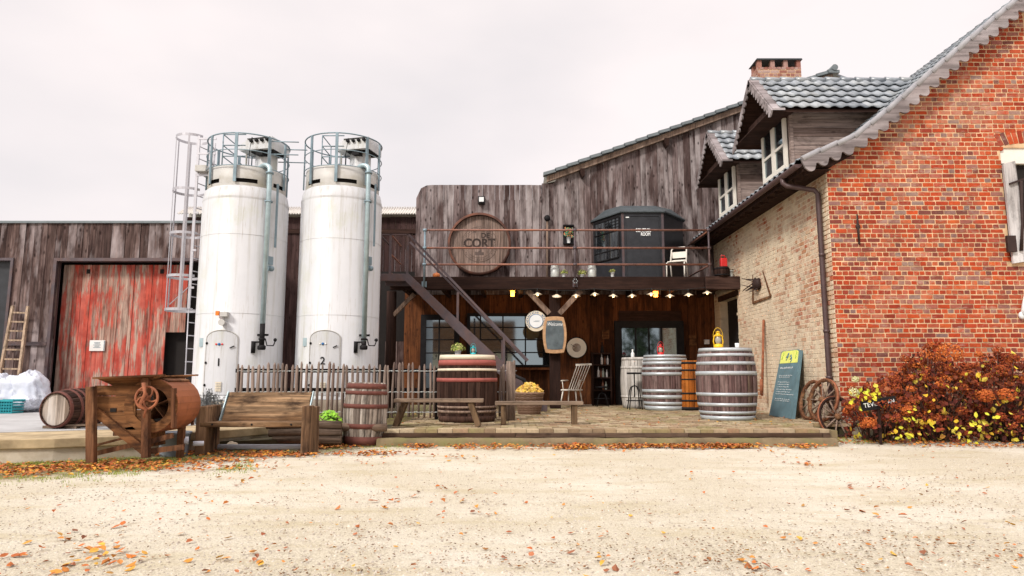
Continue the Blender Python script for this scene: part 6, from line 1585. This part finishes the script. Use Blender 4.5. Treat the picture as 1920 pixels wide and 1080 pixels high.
q = P(58, 735, 14.0); bag('full white bag leaning left, rightmost of the pile by the barn wall', q, (.33,.26,.42), rad(-18), 3)
q = P(22, 738, 14.05); bag('full white bag in the middle of the pile behind the teal crate', q, (.32,.27,.38), rad(6), 7)
q = P(-8, 735, 14.0); bag('full white bag cut by the left picture edge', q, (.3,.27,.4), rad(-4), 12)
q = P(44, 755, 13.8); bag('low white bag lying in front of the others beside the teal crate', q, (.26,.2,.17), rad(4), 15)
x0, x1 = P(-12,0,13.3).x, P(29,0,13.3).x; zc = YZ; zh_ = P(0,750,13.3).z
t = thing('plastic_crate', 'teal plastic crate on the yard in front of the white bags', 'crate', ((x0+x1)/2,13.3,YZ))
b = MB()
for k in range(5): z = zc+.012+(zh_-zc-.03)*k/4.3; b.box(x0,x1,13.3,13.315,z,z+.026); b.box(x0,x1,13.6,13.615,z,z+.026); b.box(x1-.015,x1,13.315,13.6,z,z+.026); b.box(x0,x0+.015,13.315,13.6,z,z+.026)
for k in range(9): x = x0+(x1-x0-.02)*k/8; b.box(x,x+.016,13.297,13.318,zc+.009,zh_)
b.box(x0+.01,x1-.01,13.31,13.6,zc+.009,zc+.02); b.box(x0+.02,x1-.02,13.33,13.335,zc+.02,zh_-.02); part('body', b, plain('teal crate plastic', (.01,.24,.28), .5, bump=0), t)
b = MB(); b.box(x0-.01,x1+.01,13.285,13.3,zh_-.03,zh_+.005); b.box(x0-.01,x1+.01,13.616,13.63,zh_-.03,zh_+.005); each('rim', b, plain('teal rim', (.02,.33,.36), .5, bump=0), t)
# ================================================================== PLANTS AND LITTER
def shrub_cluster(mb, c, R, n, r, size, sq=(1,1,1), shell=.45):
    for i in range(n):
        d = V(r.gauss(0,1), r.gauss(0,1), r.gauss(0,1)).normalized(); k = R*(shell+(1-shell)*r.random()**.5)
        mb.leaf(V(c[0]+d.x*k*sq[0], c[1]+d.y*k*sq[1], c[2]+d.z*k*sq[2]), size*r.uniform(.7,1.3), d+V(r.uniform(-.6,.6), r.uniform(-.6,.6), r.uniform(-.6,.6)), r, .8)
def hydrangea(label, xc, yc, wx, hz, seed, nh, nleaf):
    r = random.Random(seed); t = thing('hydrangea_shrub', label, 'shrub', (xc, yc, 0), 'hydrangea shrubs along the brick gable')
    heads, orange, stems, leaves, brown = MB(), MB(), MB(), MB(), MB()
    for i in range(nh):
        a = r.uniform(0, 6.28); f = math.sqrt(r.random()); x = xc+wx*f*math.cos(a)*1.0; y = yc+.55*f*math.sin(a)
        zt = hz*(1-.38*f*f)*r.uniform(.72, 1.05); z = zt if r.random() < .62 else r.uniform(.18, zt)
        R = r.uniform(.055, .10); mb = orange if r.random() < .14 else heads
        shrub_cluster(mb, (x, y-(.12 if z < zt else 0), z), R, 60, r, .030, (1,1,.72), .75)
        bx = xc+(x-xc)*.35+r.uniform(-.1,.1); stems.tube([(bx, yc+r.uniform(-.15,.15), 0), ((x+bx)/2, y*.5+yc*.5, z*.55), (x, y, z-.04)], [.010,.007,.004], 5)
    for i in range(nleaf):
        a = r.uniform(0, 6.28); f = math.sqrt(r.random()); x = xc+wx*1.02*f*math.cos(a); y = yc+.6*f*math.sin(a)-.06; z = r.uniform(.04, hz*(1-.4*f*f))
        yel = r.random() < (.09 if z > .35 else .22)
        (leaves if yel else brown).leaf((x, y-(.1 if yel else 0), z), r.uniform(.05,.10) if yel else r.uniform(.035,.085), (r.uniform(-.8,.8), r.uniform(-1,-.1), r.uniform(-.5,.9)), r, .75)
    part('flower_heads', heads, M['hydr'], t); part('orange_flower_heads', orange, M['hydro'], t); part('stems', stems, M['stem'], t); part('yellow_leaves', leaves, M['hydleaf'], t); part('brown_leaves', brown, M['hydbrown'], t)
    return t
h1 = hydrangea('small hydrangea with yellow leaves and pale blooms beside the wagon wheel', P(1648,0,10.5).x, 10.6, .48, .98, 1, 70, 450)
hydrangea('tallest rust brown hydrangea in the middle of the row', P(1755,0,10.6).x, 10.7, .62, 1.46, 2, 150, 1300)
hydrangea('rust brown hydrangea with large orange flower heads at the right picture edge', P(1880,0,10.6).x, 10.65, .62, 1.40, 3, 145, 1300)
hydrangea('hydrangea at the far right beyond the picture edge', P(2010,0,10.6).x, 10.7, .65, 1.3, 5, 50, 700)
b = MB(); r = random.Random(77)
for (u, v, R) in ((1848,742,.12),(1888,740,.13),(1782,660,.20),(1630,792,.10),(1700,770,.10)):
    c = P(u, v, 10.05); shrub_cluster(b, c, R, 260, r, .032, (1,.8,.75), .8)
part('large_orange_heads', b, M['hydro'], bpy.data.objects['hydrangea_shrub.001'])
b = MB()
for (u, v, R) in ((1601,735,.075),(1604,711,.05)): shrub_cluster(b, P(u, v, 10.0), R, 120, r, .028, (1,.8,.8), .8)
part('cream_heads', b, islands('cream petals', [(.62,.62,.30),(.7,.68,.42),(.55,.5,.25)], bump=0), h1)
b = MB()
for i in range(34): p = P(r.uniform(1590,1650), r.uniform(728,770), r.uniform(9.9,10.3)); b.leaf(p, r.uniform(.05,.10), (r.uniform(-.9,.9),-1,r.uniform(-.4,1)), r, .6)
for (u, v) in ((1706,776),(1700,808),(1822,786),(1832,795),(1826,820),(1745,806),(1860,772),(1690,812),(1709,792),(1800,815)):
    for k in range(3): p = P(u+r.uniform(-12,12), v+r.uniform(-12,12), r.uniform(9.85,10.0)); b.leaf(p, r.uniform(.05,.10), (r.uniform(-.9,.9),-1,r.uniform(-.4,1)), r, .6)
part('bright_yellow_leaves', b, islands('lime yellow leaves', [(.62,.60,.04),(.72,.62,.06),(.50,.58,.05),(.75,.52,.05)], bump=0), h1)
# small sign among the hydrangeas
c = P(1648, 757, 10.12); Mx = Matrix.Translation(c) @ Matrix.Rotation(rad(-9), 4, 'Y')
t = thing('stake_sign', 'small black sign with white capitals half buried in the hydrangeas', 'sign', (c.x, 10.12, 0))
b = MB(); b.box(-.26,.26,0,.02,-.075,.075,Mx); part('panel', b, M['black'], t)
b = MB(); b.box(c.x-.02,c.x+.02,10.13,10.15,0,c.z-.05); part('stake', b, M['darkpost'], t)
text('lettering', 'TEVE', .09, M['chalk'], t, (c.x-.13, 10.117, c.z-.017), (rad(90), rad(-9)*-1*-1, 0), width=.2)
text('lettering', 'AN', .09, M['chalk'], t, (c.x+.18, 10.117, c.z+.03), (rad(90), rad(-9), 0), width=.1)
b = MB(); q = G(1632, 826); b.ball((q.x, q.y+.1, .10), .16, 12, 9, (1.25,.8,.75), .5); b.box(q.x-.12,q.x+.06,q.y+.0,q.y+.2,.12,.30, Matrix.Identity(4)); solo('rough_stone', b, M['rock'], 'rough mossy stone block at the foot of the shrub next to the gravel wheel', 'stone', (q.x,q.y,0))
# green plant and lavender
q = P(614, 790, 9.9); t = thing('green_plant', 'bright lime green leafy plant between the sleeper bench and the standing cask', 'plant', (q.x, 10.0, .12))
b = MB(); r = random.Random(6)
for i in range(420):
    d = V(r.gauss(0,1), r.gauss(0,1), abs(r.gauss(0,1))).normalized(); b.leaf(V(q.x-.02, 10.05, .20)+V(d.x*.24,d.y*.2,d.z*.30)*r.uniform(.5,1), r.uniform(.05,.085), d+V(0,-.4,.3), r, .8)
part('foliage', b, M['green'], t)
b = MB()
for k in range(8): b.tube([(q.x,10.05,.1),(q.x+r.uniform(-.15,.15),10.05+r.uniform(-.1,.1),.4)], .006, 5)
part('stems', b, M['stem'], t)
q = P(385, 765, 10.4); t = thing('lavender_bush', 'grey green wiry lavender bush in front of silo number 1', 'plant', (q.x, 10.5, .12))
b = MB(); s_ = MB()
for i in range(380):
    a = r.uniform(0,6.28); f = r.random(); top_ = V(q.x+.34*f*math.cos(a), 10.5+.25*f*math.sin(a), .12+r.uniform(.42,.72)*(1-.3*f)); s_.tube([(q.x+.12*f*math.cos(a), 10.5+.1*f*math.sin(a), .12), top_], [.004,.002], 4, cap=False)
    for k in range(6): p = V(q.x,10.5,.15).lerp(top_, r.uniform(.45,1)); b.leaf(p, r.uniform(.025,.05), (r.gauss(0,1),r.gauss(0,1),.3), r, .4)
part('foliage', b, M['sage'], t); part('stems', s_, M['sage'], t)
b = MB()
for k in range(26):
    p = V(P(r.uniform(362,395),0,9.4).x, r.uniform(9.3,9.6), .0); b.ball(p+V(0,0,r.uniform(.02,.35)), r.uniform(.04,.07), 8, 6, (1,1,.8), .4)
# fallen leaves
def litter(name, spots, mt, size=(.03,.06), seed=1, label=None):
    b = MB(); r = random.Random(seed)
    for (x, y, sx, sy, n, z0, zt) in spots:
        for i in range(n):
            px_, py_ = x+r.gauss(0,sx), y+r.gauss(0,sy)
            b.leaf((px_, py_, z0+noise.noise(V(px_*.5,py_*.5,0))*.025*(z0 < .1 and py_ < 9)+.012+r.random()*zt), r.uniform(*size), (r.uniform(-.45,.45), r.uniform(-.45,.45), 1), r)
    return solo(name, b, mt, None, None, kind='stuff')
sp_ = []
r = random.Random(99)
# drift along the kerb
for i in range(190):
    u = r.uniform(728, 1550); q = G(u, 832, 0); k = noise.noise(V(u*.021, 1, 4))
    dens = max(0, 60*k)+(20 if 1040 < u < 1400 else 2)
    wd = .03+.09*r.random()**1.5+(.06 if 860 < u < 1150 else 0)
    sp_.append((q.x*9.72/q.y, 9.78-wd*1.25-.05*r.random(), .08, wd, int(dens), 0, .045))
# under and around the bench and the winnower
for (u, v, sx, sy, n) in ((480,842,.45,.12,900),(500,855,.35,.12,520),(300,852,.35,.16,620),(230,872,.4,.14,380),(120,880,.7,.14,560),(0,888,.5,.16,360),(330,880,.6,.2,200),(600,840,.25,.14,260),(410,866,.3,.12,180),(700,852,.25,.12,170)):
    q = G(u, v, 0); sp_.append((q.x, q.y, sx, sy, n, 0, .03))
for (u, v, sx, sy, n) in ((1700,832,.7,.08,220),(1860,838,.6,.1,200),(1560,826,.3,.06,60)):
    q = G(u, v, 0); sp_.append((q.x, q.y, sx, sy, n, 0, .03))
# clumps in the foreground
for (u, v, n) in ((150,1060,26),(165,1035,16),(185,1010,10),(40,1035,4),(175,990,6),(245,1065,8),(380,940,9),(430,905,6),(820,938,8),(700,946,8),(850,965,6),(340,1010,3),(440,1055,9),(1095,1062,6),(1400,1060,7),(1540,1020,5),(1620,970,6),(1850,1045,8),(1780,1060,5),(1510,870,16),(1450,850,14),(1620,912,6),(1320,895,5),(960,1035,4),(820,925,8),(700,872,10),(860,858,22)):
    q = G(u, v, 0); sp_.append((q.x, q.y, .10+.012*q.y, .06+.02*q.y, n, 0, .01))
for i in range(0):
    u, v = r.uniform(-60, 1980), 835+245*r.random()**1.2; q = G(u, v, 0); sp_.append((q.x, q.y, .02, .02, 1, 0, .004))
single_ = []
for i in range(430):
    u, v = r.uniform(-60, 1980), 835+245*r.random()**1.2; q = G(u, v, 0); single_.append((q.x, q.y, .02, .02, 1, 0, .004))
litter('scattered_leaves', single_, M['leafy'], (.014,.046), 25)
deb = []
while len(deb) < 5200:
    u, v = r.uniform(-80, 2000), 834+250*r.random()**1.15; q = G(u, v, 0)
    k = noise.noise(V(q.x*.7, q.y*1.1, 9))+.6*noise.noise(V(q.x*3, q.y*3, 2))
    if r.random() < .12+1.6*max(0, k): deb.append((q.x, q.y, .01, .01, 1, 0, .003))
litter('leaf_debris', deb, islands('dry leaf crumbs', [(.16,.10,.06),(.24,.14,.08),(.34,.18,.08),(.12,.08,.05),(.30,.22,.13)], rough=.9, bump=0), (.008,.022), 15)
litter('fallen_leaves', sp_, M['leafy'], (.030,.066), 5)
sp2 = []
for i in range(150):
    u, v = r.uniform(740, 1560), r.uniform(762, 798); q = G(u, v, PZ)
    if q.x < 5.4 and q.y < 18: sp2.append((q.x, q.y, .02, .02, 1, PZ, .004))
litter('patio_leaves', sp2, M['leafy'], (.03,.06), 8)
sp3 = [(G(u,v,0).x, G(u,v,0).y, .25, .04, 10, 0, .02) for u, v in ((760,828),(1100,830),(1180,828),(1240,827),(1330,826),(1700,832),(900,836),(1040,833))]
litter('yellow_leaves', sp3+[(G(r.uniform(0,1900),0,0).x, 0, 0, 0, 0, 0, 0)], M['pileleaf'], (.035,.065), 9)
# gravel stones
b = MB(); r = random.Random(13)
for i in range(9000):
    u, v = r.uniform(-80, 2000), 838+250*r.random(); q = G(u, v, 0); s = r.uniform(.004,.011)*(1.4 if r.random() < .08 else 1); z = noise.noise(V(q.x*.5,q.y*.5,0))*.025 if q.y < 9 else 0
    a = r.uniform(0,3.14); c, d = math.cos(a)*s, math.sin(a)*s
    b.add([(q.x+c,q.y+d,z),(q.x-d,q.y+c,z),(q.x-c,q.y-d,z),(q.x+d,q.y-c,z),(q.x+r.uniform(-.3,.3)*s,q.y+r.uniform(-.3,.3)*s,z+s*r.uniform(.5,1.0))], [(0,1,4),(1,2,4),(2,3,4),(3,0,4)])
solo('gravel_stones', b, M['stone'], None, None, kind='stuff')
# grass tufts along the verge
b = MB(); r = random.Random(14)
def tuft(x, y, n, h, z=0):
    for i in range(n):
        p = V(x+r.gauss(0,.035), y+r.gauss(0,.03), z); a = r.uniform(0,6.28); hh = h*r.uniform(.5,1.2); w_ = V(math.cos(a),math.sin(a),0)*.003; l_ = V(r.gauss(0,.3),r.gauss(0,.3),1)*hh
        b.add([p-w_, p+w_, p+l_], [(0,1,2)])
for i in range(1500):
    u = r.uniform(-40, 470); v = 872-.035*u+r.gauss(0,9)+r.random()**2*22; q = G(u, v, 0)
    if noise.noise(V(q.x*1.3, q.y*1.3, 5)) > -.1: tuft(q.x, q.y, 9, .035)
for i in range(120): u = r.uniform(600,760); q = G(u, 838+r.gauss(0,3), 0); tuft(q.x, q.y, 6, .03)
for i in range(90): u = r.uniform(1560,1800); q = G(u, 828+r.gauss(0,2), 0); tuft(q.x, q.y, 8, .05)
solo('grass', b, M['grass'], None, None, kind='stuff')
# a stand of conifers and an old house behind the viewer, mirrored in the dark glazing
for k, (x, y, h) in enumerate(((9.5,-14,11),(13,-17,12))):
    t = thing('conifer_tree', ['tall dark conifer behind the viewpoint, nearer the yard', 'tall dark conifer behind the viewpoint, farther from the yard'][k], 'tree', (x,y,0), 'conifers behind the viewpoint')
    b = MB(); b.tube([(x,y,0),(x,y,h*.95)], [.22,.03], 8); part('trunk', b, M['darkpost'], t)
    b = MB(); r = random.Random(k)
    for i in range(1500):
        f = r.random(); z = 1+f*(h-1); rr = (1-f)*2.0*r.random()**.5+.1; a = r.uniform(0,6.28); b.leaf((x+rr*math.cos(a),y+rr*math.sin(a),z-rr*.25), r.uniform(.25,.5), (math.cos(a),math.sin(a),.4), r)
    part('crown', b, M['pine'], t)
t = thing('farm_house', 'low brick farmhouse across the yard behind the viewpoint', 'house', (-6,-24,0))
b = MB(); b.box(-12,0,-28,-22,0,3); part('wall', b, M['mortar2'], t)
b = MB(); b.prism([(-28.4,3),(-21.6,3),(-25,6)], -12.3, .3, 'x'); part('roof', b, M['macwood'], t)
